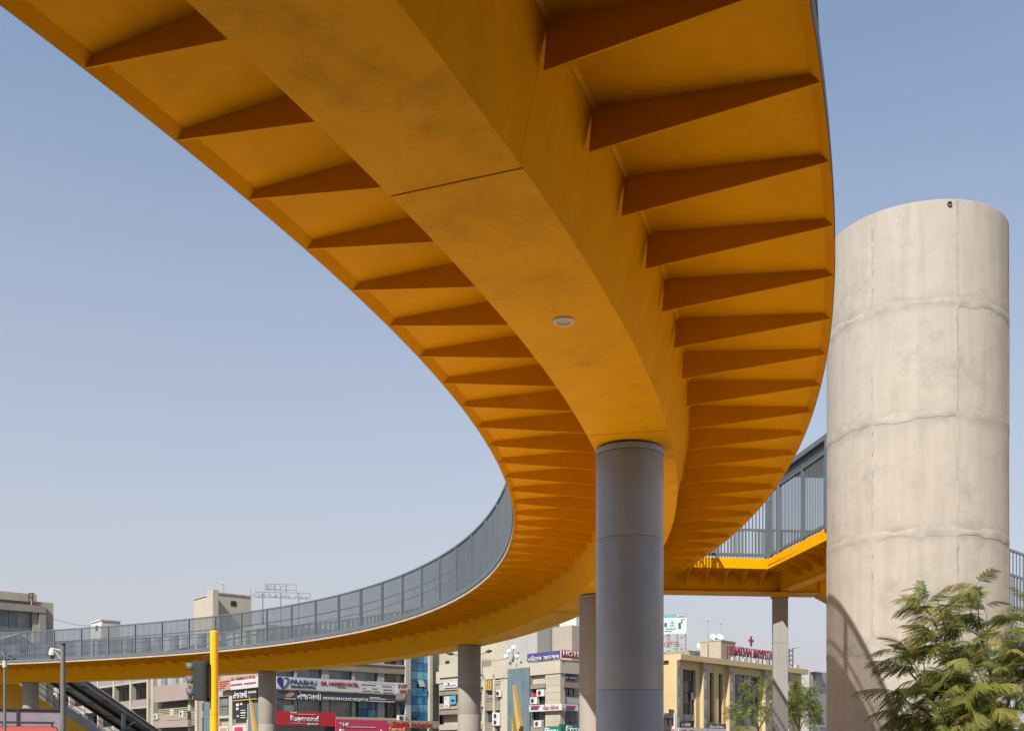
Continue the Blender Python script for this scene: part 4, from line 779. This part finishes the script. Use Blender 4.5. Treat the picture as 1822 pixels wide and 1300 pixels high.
def sc_bar(x0, y0, x1, y1, w_=.12, dy=.2):
    a = bb_.fa(x0, y0, dy); b = bb_.fa(x1, y1, dy); MB().bar((a[0], dy, a[1]), (b[0], dy, b[1]), w_, up=(0, 1, 0)).build('scaffold_bar', M_alu if w_ < .12 else M_brown, bb_.r)
for x in (1188, 1191.5, 1205, 1220): sc_bar(x, 1128, x, 1175, .14)
for y in (1132, 1145.5, 1152, 1160): sc_bar(1150, y, 1221, y, .08)
for x0, x1 in ((1150, 1188), (1191, 1220)): sc_bar(x0, 1175, x1, 1160, .08, .3); sc_bar(x0, 1145, x1, 1130, .08, .3)
bb_.ftext(bb_.r, 'OTEL', M_sred, 1181, 1141.5, 1212, 1150, .1); bb_.front('green_board', flat('board_pale_green', (.4, .55, .42)), 1150, 1152.5, 1217, 1156.5, .05, .12)
for q in ((1199, 1204), (1206, 1208), (1210, 1215)): bb_.front('print', M_tk, q[0], 1152.8, q[1], 1154.2, .03, .049)
lt = thing('lattice_mast', 'small dark lattice mast on the hospital roof right of the square column', 'mast', at(1406, 1300, 118).to_2d().to_3d())
pb = at(1406, 1300, 118)
for dx, dy in ((-.45, 0), (.3, 0), (0, .5)): MB().bar((dx, dy, 9), (dx, dy, at(1406, 1152, 118).z), .1).build('leg', M_frame, lt)
for k in range(6):
    z = 10.5 + k * .55; MB().bar((-.45, 0, z), (.3, 0, z), .07).build('rung', M_frame, lt); MB().bar((.3, 0, z), (0, .5, z + .3), .06).build('brace', M_frame, lt)
MB().bar((.3, 0, at(1406, 1153, 118).z), (1.0, 0, at(1406, 1151, 118).z), .05).build('arm', M_frame, lt)
# far grey block
FG = Bld('grey_flats', 'pale grey flats with small windows at the far right beside the tower', at(1440, 1200, 135).to_2d(), HA)
zf = at(1440, 1192, 135).z; box(FG.r, 'wall', M_greyw, 0, 16, 0, 8, 0, zf); box(FG.r, 'stair_wall', M_greyw, -3.5, -.01, 1.2, 8, 0, zf - .6)
for x in (.6, .9, 1.3): box(FG.r, 'drain_pipe', M_grey, x, x + .1, -.12, -.001, 0, zf - .1)
for q in ((1449, 1195.5, 1462, 1201), (1446, 1217.5, 1453.5, 1219.5), (1463.5, 1216.5, 1467.5, 1219.5), (1434, 1237, 1438.5, 1246), (1451, 1255, 1459, 1261), (1448, 1271.5, 1450, 1273.5), (1453, 1271.5, 1456, 1273.5)): FG.front('window', M_gl, q[0], q[1], q[2], q[3], -.03, .05)
FG.front('window_hood', M_sw, 1448.5, 1252.5, 1460, 1254.5, -.6, -.001); FG.front('window_hood', M_sw, 1448, 1194, 1466, 1195.3, -.5, -.001); FG.front('low_wall', M_whitew, 1443, 1289, 1480, 1292, -1.5, -1.3)

# ------------------------------------------------------------------ canopied stair beyond the far arm of the ring
cs_ = thing('canopied_stair', 'yellow walled stair under a sloping steel canopy below the left arm of the bridge', 'stair', (at(154, 1212, 69).x, 69, 0), D1)
TS = .67; M_steel = mat('blue_grey_steel', (0.075, 0.105, 0.135), .5, .1, 1.5); M_sheet = mat('canopy_sheet', (0.60, 0.54, 0.48), .6, .12, 1.2, streak=.1)
z0 = at(154, 1212, 69).z
def slab(name, m, x0, x1, y0, y1, za, zb_, parent=cs_):        # sloping prism: heights za..zb_ at local x=0, falling TS per metre
    f_ = lambda x, z: z - TS * x
    return MB().add([(x0, y0, f_(x0, za)), (x1, y0, f_(x1, za)), (x1, y1, f_(x1, za)), (x0, y1, f_(x0, za)), (x0, y0, f_(x0, zb_)), (x1, y0, f_(x1, zb_)), (x1, y1, f_(x1, zb_)), (x0, y1, f_(x0, zb_))],
                    [(0, 3, 2, 1), (4, 5, 6, 7), (0, 1, 5, 4), (1, 2, 6, 5), (2, 3, 7, 6), (3, 0, 4, 7)]).build(name, m, parent)
XA, XB = -4.2, 8.4
for y in (0, 2.9, 5.8): slab('canopy_beam', mat('canopy_edge_paint', (.25, .31, .37), .5) if y == 0 else M_steel, XA, XB, y, y + .12, z0 - .26, z0 + .02)
slab('canopy_roof', M_sheet, XA, XB, -.2, 6.2, z0 + .03, z0 + .08)
for k in range(8):
    x = XA + .3 + k * 1.4; slab('purlin', M_steel, x, x + .1, .15, 5.79, z0 - .10, z0 + .02)
for x in (-1.6, 2.4, 6.2):
    for y in (0.0, 5.8): box(cs_, 'canopy_post', M_steel, x - .11, x + .11, y - .12, y + .12, 0, z0 - .45 - TS * x)
for x in (-1.6, 2.4): MB().bar((x, 0.02, z0 - 1.4 - TS * x), (x + .8, .02, z0 - .44 - TS * (x + .8)), .12).build('knee_brace', M_steel, cs_)
zp_ = z0 - 3.15
for y in (-.1, 3.25): slab('parapet', M_yelw, -9, 8.3, y, y + .18, zp_ - 1.9, zp_)
for y in (-.06, 3.3):
    for h_ in (.35, .75, 1.05): slab('handrail', M_frame if h_ > .9 else M_alu, -6, 8.2, y, y + .05, zp_ + h_, zp_ + h_ + .05)
    slab('glass_screen', glass('clear_screen', (.30, .36, .38), .1), -2.0, 8.0, y + .01, y + .03, zp_ + .02, zp_ + .7)
for k in range(38): x = -2.6 + k * .28; box(cs_, 'tread', M_deck, x, x + .30, .1, 3.2, zp_ - 1.1 - TS * x - .05, zp_ - 1.1 - TS * x)
slab('flight_slab', M_grey, -3, 8.3, .09, 3.2, zp_ - 1.6, zp_ - 1.3)

# ------------------------------------------------------------------ red truck at the lower left corner
tr = thing('red_truck', 'red truck cab with a pale cargo body behind it at the lower left corner', 'truck', (-16.15, 30.1, 0), R(27))
M_tred = mat('truck_red', (.58, .10, .06), .4, .08, 2); M_tpale = mat('truck_body_pale', (.42, .40, .47), .5, .1, 1.2, dirt=(.6, .58, .6), dirt_amt=.5); M_rub = mat('rubber', (.02, .02, .02), .8)
box(tr, 'cargo_body', M_tpale, -1.05, 2.0, .9, 6.2, .9, at(50, 1262, 32).z - .04, bevel=.03); box(tr, 'body_rim', M_frame, -1.1, 2.04, .86, 6.24, at(50, 1262, 32).z - .035, at(50, 1262, 32).z + .02)
for x in (-.2, .75): box(tr, 'body_rib', M_frame, x, x + .05, .86, .899, 1.0, at(50, 1262, 32).z - .04)
cabp = [(-.9, .55), (-.95, 1.4), (-.62, 2.3), (-.2, 2.42), (.9, 2.42), (.9, .55)]
MB().prism([(0, y, z) for y, z in cabp], (-1.0, 0, 0), (1.85, 0, 0)).build('cab', M_tred, tr, bevel=.06)
MB().prism([(0, y - .02, z) for y, z in ((-.935, 1.45), (-.66, 2.15), (-.64, 2.15), (-.9, 1.45))], (-.85, 0, 0), (1.7, 0, 0)).build('windscreen', M_gl, tr); box(tr, 'bumper', M_frame, -1.0, 1.85, -1.1, -.85, .45, .75); box(tr, 'chassis', M_frame, -.6, 1.5, -.8, 6.1, .55, .89)
for x in (-.8, 1.65): hl = MB().lathe([(.09, 0), (.11, .05), (.11, .06)], 16).build('headlight', M_white, tr); hl.rotation_euler = (R(90), 0, 0); hl.location = (x * .9 + .05, -.87, 1.0)
for y in (-.35, 4.6):
    for x in (-.95, 1.55):
        wh_ = MB().lathe([(.25, 0), (.46, .02), (.5, .08), (.5, .22), (.46, .28), (.25, .28)], 24).build('tyre', M_rub, tr, smooth=True); wh_.rotation_euler = (0, R(90), 0); wh_.location = (x, y, .5)
        rm = MB().lathe([(.25, .04), (.2, .1), (.05, .12), (.05, .24), (.2, .24), (.25, .24)], 20).build('rim', M_alu, wh_, smooth=True)
for y in (-.35, .7): MB().bar((-.9, y, 2.53), (1.75, y, 2.53), .035).build('rack_rail', M_frame, tr)
for x in (-.85, 0.4, 1.7):
    MB().bar((x, -.35, 2.53), (x, .7, 2.53), .03).build('rack_bar', M_frame, tr)
    for y in (-.35, .7): MB().bar((x, y, 2.40), (x, y, 2.53), .03).build('rack_foot', M_frame, tr)

# ------------------------------------------------------------------ poles in front of the far arm
M_pole = mat('grey_pole', (.20, .195, .19), .6, .12, 3, streak=.2)
p = at(112, 1300, 31); cp = thing('camera_pole', 'grey pole with a white dome camera on a bracket at the left', 'pole', (p.x, p.y, 0))
zc = at(112, 1146, 31).z; MB().tube([(0, 0, -.2), (0, 0, zc - .02)], [.085, .066], 16).build('mast', M_pole, cp, smooth=True); MB().lathe([(.075, zc - .02), (.085, zc + .02), (.05, zc + .06)], 16).build('cap', M_frame, cp, smooth=True)
for z1, z2 in ((zc - .18, zc - .12), (zc - .45, zc - .14)): MB().tube([(-.05, 0, z1), (-.27, -.02, z2)], .016, 8).build('bracket', M_white, cp)
ch_ = MB().lathe([(.04, .12), (.075, .06), (.095, -.02), (.095, -.1), (.07, -.1)], 18).build('camera_housing', M_white, cp, smooth=True); ch_.location = (-.31, -.02, zc - .22)
MB().lathe([(.072, -.1), (.068, -.16), (.04, -.2), (.01, -.21)], 16).build('camera_dome', M_gl, cp, smooth=True).location = (-.31, -.02, zc - .22)
p = at(8.5, 1300, 28); lp = thing('floodlight_pole', 'thin grey pole with a pair of tilted floodlights at the left edge', 'pole', (p.x, p.y, 0))
zc = at(8, 1168, 28).z; MB().tube([(0, 0, -.2), (0, 0, zc + .1)], [.045, .032], 12).build('mast', M_pole, lp, smooth=True); MB().tube([(0, 0, zc - .28), (0, 0, zc - .1)], .055, 12).build('collar', M_white, lp, smooth=True)
for sx_, ry in ((-1, -12), (1, 20)):
    h_ = MB().box(-.12, .12, -.08, .08, -.015, .02).build('floodlight', M_frame, lp, bevel=.01); h_.location = (sx_ * .15, 0, zc - .02); h_.rotation_euler = (R(15), R(ry), 0)
    MB().bar((0, 0, zc - .1), (sx_ * .18, 0, zc - .03), .025).build('arm', M_frame, lp)
# traffic light
p = at(381, 1300, 20); tl = thing('traffic_light', 'black traffic signal on a bright yellow pole in front of the left arm', 'traffic light', (p.x, p.y, 0))
zc = at(381, 1123, 20).z; M_ty = mat('traffic_yellow', (.62, .345, .003), .45, .06, 4, streak=.06, dirt=(.5, .3, .05), dirt_amt=.25); M_tkb = mat('signal_black', (.022, .025, .03), .5, .15, 3)
for a, b in ((-.2, 2.35), (2.353, zc - .53), (zc - .527, zc)): MB().lathe([(.066, a), (.076, a + .006), (.076, b - .006), (.070, b)], 24).build('pole_section', M_ty, tl, smooth=True)
MB().lathe([(.071, zc), (.06, zc + .015), (.02, zc + .022)], 24).build('pole_cap', M_ty, tl, smooth=True)
zt2, zb2 = at(360, 1176, 19.9).z, at(360, 1245, 19.9).z
hd = MB().box(-.36, -.135, -.16, .16, zb2, zt2).build('signal_head', M_tkb, tl, bevel=.015); box(tl, 'back_plate', M_tkb, -.132, -.10, -.19, .19, zb2 - .03, zt2 + .05, bevel=.008)
for z in (zt2 - .12, zt2 - .37, zt2 - .61):
    V_, F_ = [], []; n = 14
    for i in range(n + 1):
        th = R(-20) + R(220) * i / n
        for L_, r_ in ((0, .105), (.13 + .04 * math.sin(max(0, th)), .112)): V_.append((-.36 - L_, r_ * math.cos(th), z + r_ * math.sin(th)))
    F_ = [(2 * i, 2 * i + 1, 2 * i + 3, 2 * i + 2) for i in range(n)]
    v_ = MB().add(V_, F_).build('visor', mat('visor_grey', (.13, .13, .14), .6), hd, smooth=True); v_.modifiers.new('s', 'SOLIDIFY').thickness = .008
    ln = MB().lathe([(.10, 0), (.09, .02), (.04, .03)], 18).build('lens', M_gl, hd, smooth=True); ln.rotation_euler = (0, R(-90), 0); ln.location = (-.358, 0, z)
for z in (zb2 + .02, zt2 - .06): MB().bar((-.11, 0, z), (-.06, 0, z), .05).build('clamp', M_frame, tl)
MB().tube([(-.07, 0, zt2 + .02), (-.12, 0, zt2 + .12), (-.2, 0, zt2 + .10), (-.24, 0, zt2 - .01)], .008, 6).build('cable', M_frame, tl)
# double-arm street lamp behind the third column
p = at(838, 1300, 60); sl = thing('street_lamp', 'grey street lamp whose two arms show either side of the third column', 'street lamp', (p.x, p.y, 0))
zc = at(838, 1170, 60).z; MB().tube([(0, 0, 0), (0, 0, zc)], [.1, .06], 12).build('mast', M_pole, sl, smooth=True)
for ex, ey in ((797, 1162), (873, 1158)):
    e = at(ex, ey, 60) - p; e.z = at(ex, ey, 60).z; MB().tube([(0, 0, zc - .1), (e.x * .5, 0, (zc + e.z) / 2 + .02), (e.x * .9, 0, e.z)], .03, 8).build('arm', M_pole, sl, smooth=True)
    MB().tube([(e.x * .75, 0, e.z - .03), (e.x * .9, 0, e.z), (e.x * 1.08, 0, e.z + .04)], [.05, .11, .04], 10).build('lamp_head', M_frame, sl, smooth=True)

# ------------------------------------------------------------------ trees
def leaf_mat(name, cols):
    if name in MATS: return MATS[name]
    m = bpy.data.materials.new(name); m.use_nodes = True; n, l = m.node_tree.nodes, m.node_tree.links; b = n['Principled BSDF']; b.inputs['Roughness'].default_value = .45; b.inputs['Specular IOR Level'].default_value = .35
    at_ = n.new('ShaderNodeAttribute'); at_.attribute_name = 'tone'; rp_ = n.new('ShaderNodeValToRGB'); e = rp_.color_ramp.elements
    e[0].color = (*cols[0], 1); e[1].color = (*cols[-1], 1); e[1].position = 1.0
    for i, c in enumerate(cols[1:-1]): k = e.new((i + 1) / (len(cols) - 1)); k.color = (*c, 1)
    l.new(at_.outputs['Fac'], rp_.inputs[0]); l.new(rp_.outputs[0], b.inputs['Base Color'])
    tr_ = n.new('ShaderNodeBsdfTranslucent'); l.new(rp_.outputs[0], tr_.inputs[0]); mx = n.new('ShaderNodeMixShader'); mx.inputs[0].default_value = .40
    l.new(b.outputs[0], mx.inputs[1]); l.new(tr_.outputs[0], mx.inputs[2]); l.new(mx.outputs[0], n['Material Output'].inputs[0]); MATS[name] = m; return m
def bake(name, parent, m, verts, faces4, tone):
    me = bpy.data.meshes.new(name); nv, nf = len(verts), len(faces4)
    me.vertices.add(nv); me.vertices.foreach_set('co', verts.astype(np.float32).ravel()); me.loops.add(nf * 4); me.loops.foreach_set('vertex_index', faces4.astype(np.int32).ravel())
    me.polygons.add(nf); me.polygons.foreach_set('loop_start', (np.arange(nf) * 4).astype(np.int32)); me.update(calc_edges=True); me.validate()
    a = me.attributes.new('tone', 'FLOAT', 'POINT'); a.data.foreach_set('value', tone.astype(np.float32)); me.materials.append(m)
    return link(bpy.data.objects.new(name, me), parent)
def frond_template(L=.5, pairs=10, leafl=8, droop=.25, seed=0, wide=.062):
    """bipinnate leaf along +x, pinnae drooping to -z; every leaflet a small blade"""
    rg = np.random.RandomState(seed); V = []; up = np.array([0, 0, 1.])
    def add(p, d, n_, ln, wd):
        s_ = np.cross(n_, d); s_ /= np.linalg.norm(s_) + 1e-9
        V.extend([p, p + d * ln * .5 + s_ * wd, p + d * ln, p + d * ln * .5 - s_ * wd])
    rach = lambda t: np.array([L * t, 0, .10 * L * t - droop * L * t * t * 1.7])
    for i in range(8): a, b = rach(i / 8), rach((i + 1) / 8); V.extend([a + [0, .003, 0], b + [0, .003, 0], b - [0, .003, 0], a - [0, .003, 0]])
    for i in range(pairs):
        t = .14 + .86 * (i + .3) / pairs; base = rach(t); pl = L * .34 * (math.sin(math.pi * min(1, .22 + .70 * t)) * .7 + .4) * rg.uniform(.85, 1.1)
        for sd in (-1, 1):
            ang = R(66 - 30 * t) + rg.uniform(-.12, .12); d = np.array([math.cos(ang), sd * math.sin(ang), -.35 - .45 * rg.rand()]); d /= np.linalg.norm(d)
            for j in range(leafl):
                q = (j + .55) / leafl; pp = base + d * pl * q + np.array([0, 0, -.22 * pl * q * q])
                for s2 in (-1, 1):
                    dd = d * .6 + s2 * np.cross(up, d) * .75 + np.array([0, 0, -.12]); dd /= np.linalg.norm(dd)
                    add(pp, dd, up + .5 * rg.randn(3) * .5, pl * .23 * (1 - .45 * q), pl * wide)
    return np.array(V)
def blade_frond(L, pairs, droop, seed):
    """feathery leaf: long narrow drooping pinnae, each a folded strip with a toothed edge"""
    rg = np.random.RandomState(seed); V = []
    rach = lambda t: np.array([L * t * (1 - .12 * t), 0, .12 * L * t - droop * L * t * t])
    for i in range(8): a, b = rach(i / 8), rach((i + 1) / 8); V.extend([a + [0, .004, 0], b + [0, .004, 0], b - [0, .004, 0], a - [0, .004, 0]])
    for i in range(pairs):
        t = .18 + .82 * (i + .3) / pairs; base = rach(t); pl = L * .36 * (math.sin(math.pi * min(1, .25 + .68 * t)) * .65 + .4) * rg.uniform(.85, 1.12)
        for sd in (-1, 1):
            ang = R(58 - 26 * t) + rg.uniform(-.14, .14); d = np.array([math.cos(ang), sd * math.sin(ang), -.25 - .5 * rg.rand()]); d /= np.linalg.norm(d)
            side = np.cross([0, 0, 1.], d); side /= np.linalg.norm(side); nrm = np.cross(d, side); n_ = 7
            c = lambda q: base + d * pl * q + np.array([0, 0, -.35 * pl * q * q])
            wd = lambda q: pl * .115 * math.sin(math.pi * min(1, .18 + .80 * q)) 
            for j in range(n_):
                q0, q1 = j / n_, (j + .78) / n_
                for s2 in (-1, 1):
                    tip_ = c(q1) + d * pl * .05 + side * s2 * wd((q0 + q1) / 2) * 1.15 - nrm * wd(q0) * .35
                    V.extend([c(q0), c(q0) * .45 + tip_ * .55 - d * pl * .045, tip_, c(q1)])
    return np.array(V)
def scatter(tmpls, placements):
    VV, TT = [], []
    for pos, d, roll, sc_, tone in placements:
        x = np.array(d, float); x /= np.linalg.norm(x); z = np.array([0, 0, 1.]) - x * x[2]; z /= np.linalg.norm(z) + 1e-6; y = np.cross(z, x)
        c, s_ = math.cos(roll), math.sin(roll); y2, z2 = y * c + z * s_, z * c - y * s_
        T = tmpls[random.randrange(len(tmpls))] * sc_
        VV.append(T[:, :1] * x + T[:, 1:2] * y2 + T[:, 2:] * z2 + np.array(pos)); n_ = len(T)
        TT.append(np.clip(tone + np.repeat(np.random.uniform(-.09, .09, n_ // 4), 4), 0, 1))
    V = np.concatenate(VV); return V, np.arange(len(V)).reshape(-1, 4), np.concatenate(TT)
M_leaf = leaf_mat('feathery_leaf', [(.03, .05, .014), (.072, .105, .022), (.14, .17, .036), (.25, .24, .06), (.36, .26, .08)])
M_bark = mat('bark', (.13, .105, .075), .9, .25, 6, bump=.02)
M_twig = mat('green_twig', (.10, .11, .045), .8, .2, 6)
G0 = Vector((8.08, 18.4, 0)); gt = thing('flame_tree', 'feathery green tree in front of the concrete tower at the lower right', 'tree', G0)
tm = [blade_frond(.72, 11, .45, 1), blade_frond(.64, 10, .6, 2), blade_frond(.80, 12, .35, 3), blade_frond(.58, 9, .75, 4)]
rgt = random.Random(11)
MB().tube([(0, 0, -.2), (.03, .02, .4), (-.02, .05, .8), (.02, .02, 1.1)], [.13, .10, .085, .07], 12).build('trunk', M_bark, gt, smooth=True)
# boughs fork from the trunk, twigs from the boughs; leaves sit round the twig ends
boughs = [((1615, 1190), 18.04), ((1680, 1130), 18.40), ((1745, 1120), 18.52), ((1820, 1140), 18.52), ((1880, 1190), 18.52), ((1640, 1260), 17.80), ((1730, 1230), 17.80), ((1810, 1240), 17.80), ((1900, 1270), 18.16), ((1760, 1200), 19.00), ((1700, 1290), 17.56), ((1800, 1310), 17.56)]
twigs = {0: [((1600, 1153), 17.80), ((1622, 1170), 17.92), ((1640, 1220), 17.80), ((1640, 1165), 18.16), ((1602, 1240), 17.80)],
         1: [((1640, 1066), 18.16), ((1660, 1094), 18.28), ((1665, 1060), 18.40), ((1690, 1085), 18.52), ((1655, 1125), 18.04), ((1650, 1115), 18.04)],
         2: [((1738, 1040), 18.28), ((1722, 1075), 18.40), ((1700, 1115), 18.64), ((1755, 1090), 18.76), ((1735, 1135), 18.16)],
         3: [((1800, 1085), 18.52), ((1840, 1075), 18.76), ((1790, 1115), 18.28), ((1835, 1130), 18.28), ((1810, 1165), 18.04)],
         4: [((1870, 1140), 18.52), ((1920, 1170), 18.64), ((1855, 1185), 18.28), ((1900, 1215), 18.28)],
         5: [((1615, 1265), 17.80), ((1632, 1290), 17.80), ((1640, 1225), 17.68), ((1655, 1285), 17.44), ((1620, 1330), 17.80)],
         6: [((1690, 1190), 17.68), ((1725, 1180), 17.68), ((1690, 1235), 17.44), ((1750, 1215), 17.44), ((1720, 1260), 17.32), ((1670, 1205), 18.04)],
         7: [((1775, 1195), 17.68), ((1830, 1200), 17.68), ((1790, 1250), 17.44), ((1850, 1235), 17.56), ((1760, 1265), 17.32)],
         8: [((1870, 1255), 17.92), ((1930, 1250), 18.28), ((1890, 1310), 18.04)],
         9: [((1720, 1160), 19.00), ((1780, 1160), 19.12), ((1830, 1190), 19.24), ((1690, 1200), 19.00), ((1750, 1250), 19.36)],
         10: [((1660, 1310), 17.44), ((1700, 1280), 17.20), ((1740, 1310), 17.20), ((1690, 1335), 17.44)],
         11: [((1780, 1290), 17.20), ((1830, 1290), 17.32), ((1850, 1330), 17.56), ((1780, 1340), 17.32)]}
pl_ = []
for bi, ((px, py), Y) in enumerate(boughs):
    e = at(px, py, Y) - G0; b0 = Vector((.0, .03, rgt.uniform(.75, 1.1))); md = b0.lerp(e, .5) + Vector((rgt.uniform(-.12, .12), rgt.uniform(-.12, .12), .10))
    MB().tube([b0, b0.lerp(md, .6), md, md.lerp(e, .6), e], [.036, .030, .024, .018, .013], 7).build('limb', M_bark, gt, smooth=True)
    for (qx, qy), QY in twigs[bi]:
        f = at(qx, qy, QY) - G0; s0 = md.lerp(e, rgt.uniform(.3, .9)); m2 = s0.lerp(f, .5) + Vector((rgt.uniform(-.06, .06), rgt.uniform(-.06, .06), .05))
        MB().tube([s0, m2, m2.lerp(f, .6), f], [.012, .009, .007, .004], 6).build('twig', M_twig, gt, smooth=True)
        axis = (f - m2).normalized(); top = qy < 1125; nf = 8 if top else (8 if qx < 1645 else 14)
        for k in range(nf):
            t = rgt.uniform(-.2, 1.03) if not top else rgt.uniform(.25, 1.03); pos = m2.lerp(f, t); a_ = 2.4 * k + rgt.uniform(-.3, .3); sp = rgt.uniform(.5, 1.1) if t < .95 else rgt.uniform(.1, .6)
            u = axis.cross(Vector((0, 0, 1))).normalized(); v = u.cross(axis).normalized()
            d = axis * .55 + (u * math.cos(a_) + v * math.sin(a_)) * sp; d.z = d.z * .55 + rgt.uniform(-.15, .18); d.x -= .30
            tone = .34 + .48 * rgt.random() + (.25 if rgt.random() < .08 else 0)
            pl_.append((pos + Vector((rgt.gauss(0, .03), rgt.gauss(0, .05), rgt.gauss(0, .03))), d, rgt.uniform(-.5, .5), rgt.uniform(.6, 1.0), min(1, tone)))
V_, F4, T4 = scatter(tm, pl_); bake('crown', gt, M_leaf, V_, F4, T4)
def street_tree(label, px, Y, rx, rz, zc_px, n_cl, seed, cols, dens=1.0):
    rg = random.Random(seed); p = at(px, 1300, Y); t = thing('street_tree', label, 'tree', (p.x, p.y, 0), 0, 'street trees in front of the hospital')
    zc = at(px, zc_px, Y).z
    MB().tube([(0, 0, -.1), (.05, 0, zc * .4), (-.03, .04, zc * .75)], [.09, .07, .045], 9).build('trunk', M_bark, t, smooth=True)
    pls = []; small = [frond_template(.5, 5, 3, .4, 10 + seed, .19), frond_template(.42, 4, 3, .6, 11 + seed, .19)]
    ends = []
    for k in range(7):
        th = rg.uniform(0, 6.283); ends.append(Vector((rx * .55 * math.cos(th), rx * .45 * math.sin(th), zc + rz * rg.uniform(-.35, .45))))
        MB().tube([(0, 0, zc * .65 + .2 * rg.random()), Vector((0, 0, zc * .8)).lerp(ends[-1], .55), ends[-1]], [.03, .02, .008], 5).build('limb', M_bark, t)
    for k in range(n_cl):
        th = rg.uniform(0, 6.283); ph = math.acos(rg.uniform(-.8, 1)); rr = rg.uniform(.25, 1.0) ** .5 * rg.uniform(.8, 1.08)
        c = Vector((rx * rr * math.sin(ph) * math.cos(th), rx * .8 * rr * math.sin(ph) * math.sin(th), zc + rz * rr * math.cos(ph))); tn = rg.gauss(.5, .12)
        for j in range(int(rg.randint(9, 18) * dens)):
            d = Vector((rg.gauss(0, 1), rg.gauss(0, 1), rg.gauss(.1, .6))); pls.append((c + Vector((rg.gauss(0, .13), rg.gauss(0, .13), rg.gauss(0, .11))), d, rg.uniform(-.7, .7), rg.uniform(.6, 1.05), min(1, max(0, rg.gauss(tn, .1)))))
    V_, F4, T4 = scatter(small, pls); bake('crown', t, leaf_mat('street_leaf', cols), V_, F4, T4)
LC = [(.035, .058, .012), (.09, .125, .022), (.17, .20, .036), (.28, .27, .055), (.38, .32, .1)]
street_tree('sparse light green tree left of the square column', 1350, 60, 2.0, 1.75, 1254, 56, 5, LC, .9); street_tree('bushy green tree right of the square column', 1422, 58, 1.35, 1.5, 1254, 76, 8, LC, .95)

# ------------------------------------------------------------------ overhead cables
M_cable = mat('cable_black', (.03, .03, .03), .7)
def cable(label, a, b, sag, r_=.018):
    a, b = Vector(a), Vector(b); t = thing('overhead_cable', label, 'cable', (a.x, a.y, 0), 0, 'overhead cables')
    MB().tube([a.lerp(b, k / 14) - Vector((a.x, a.y, sag * 4 * (k / 14) * (1 - k / 14))) for k in range(15)], r_, 5).build('strand', M_cable, t)
cable('thin cable from the grey building to the white roof block', at(90, 1099, 98), at(166, 1113, 123), .2); cable('thin cable running from the street lamp to the hotel dishes', at(857, 1171, 93), at(906, 1168, 92.5), .25)
cable('thin cable hanging across the clinic signs towards the blue glass shaft', at(640, 1209, 90), at(745, 1214, 95), .3)
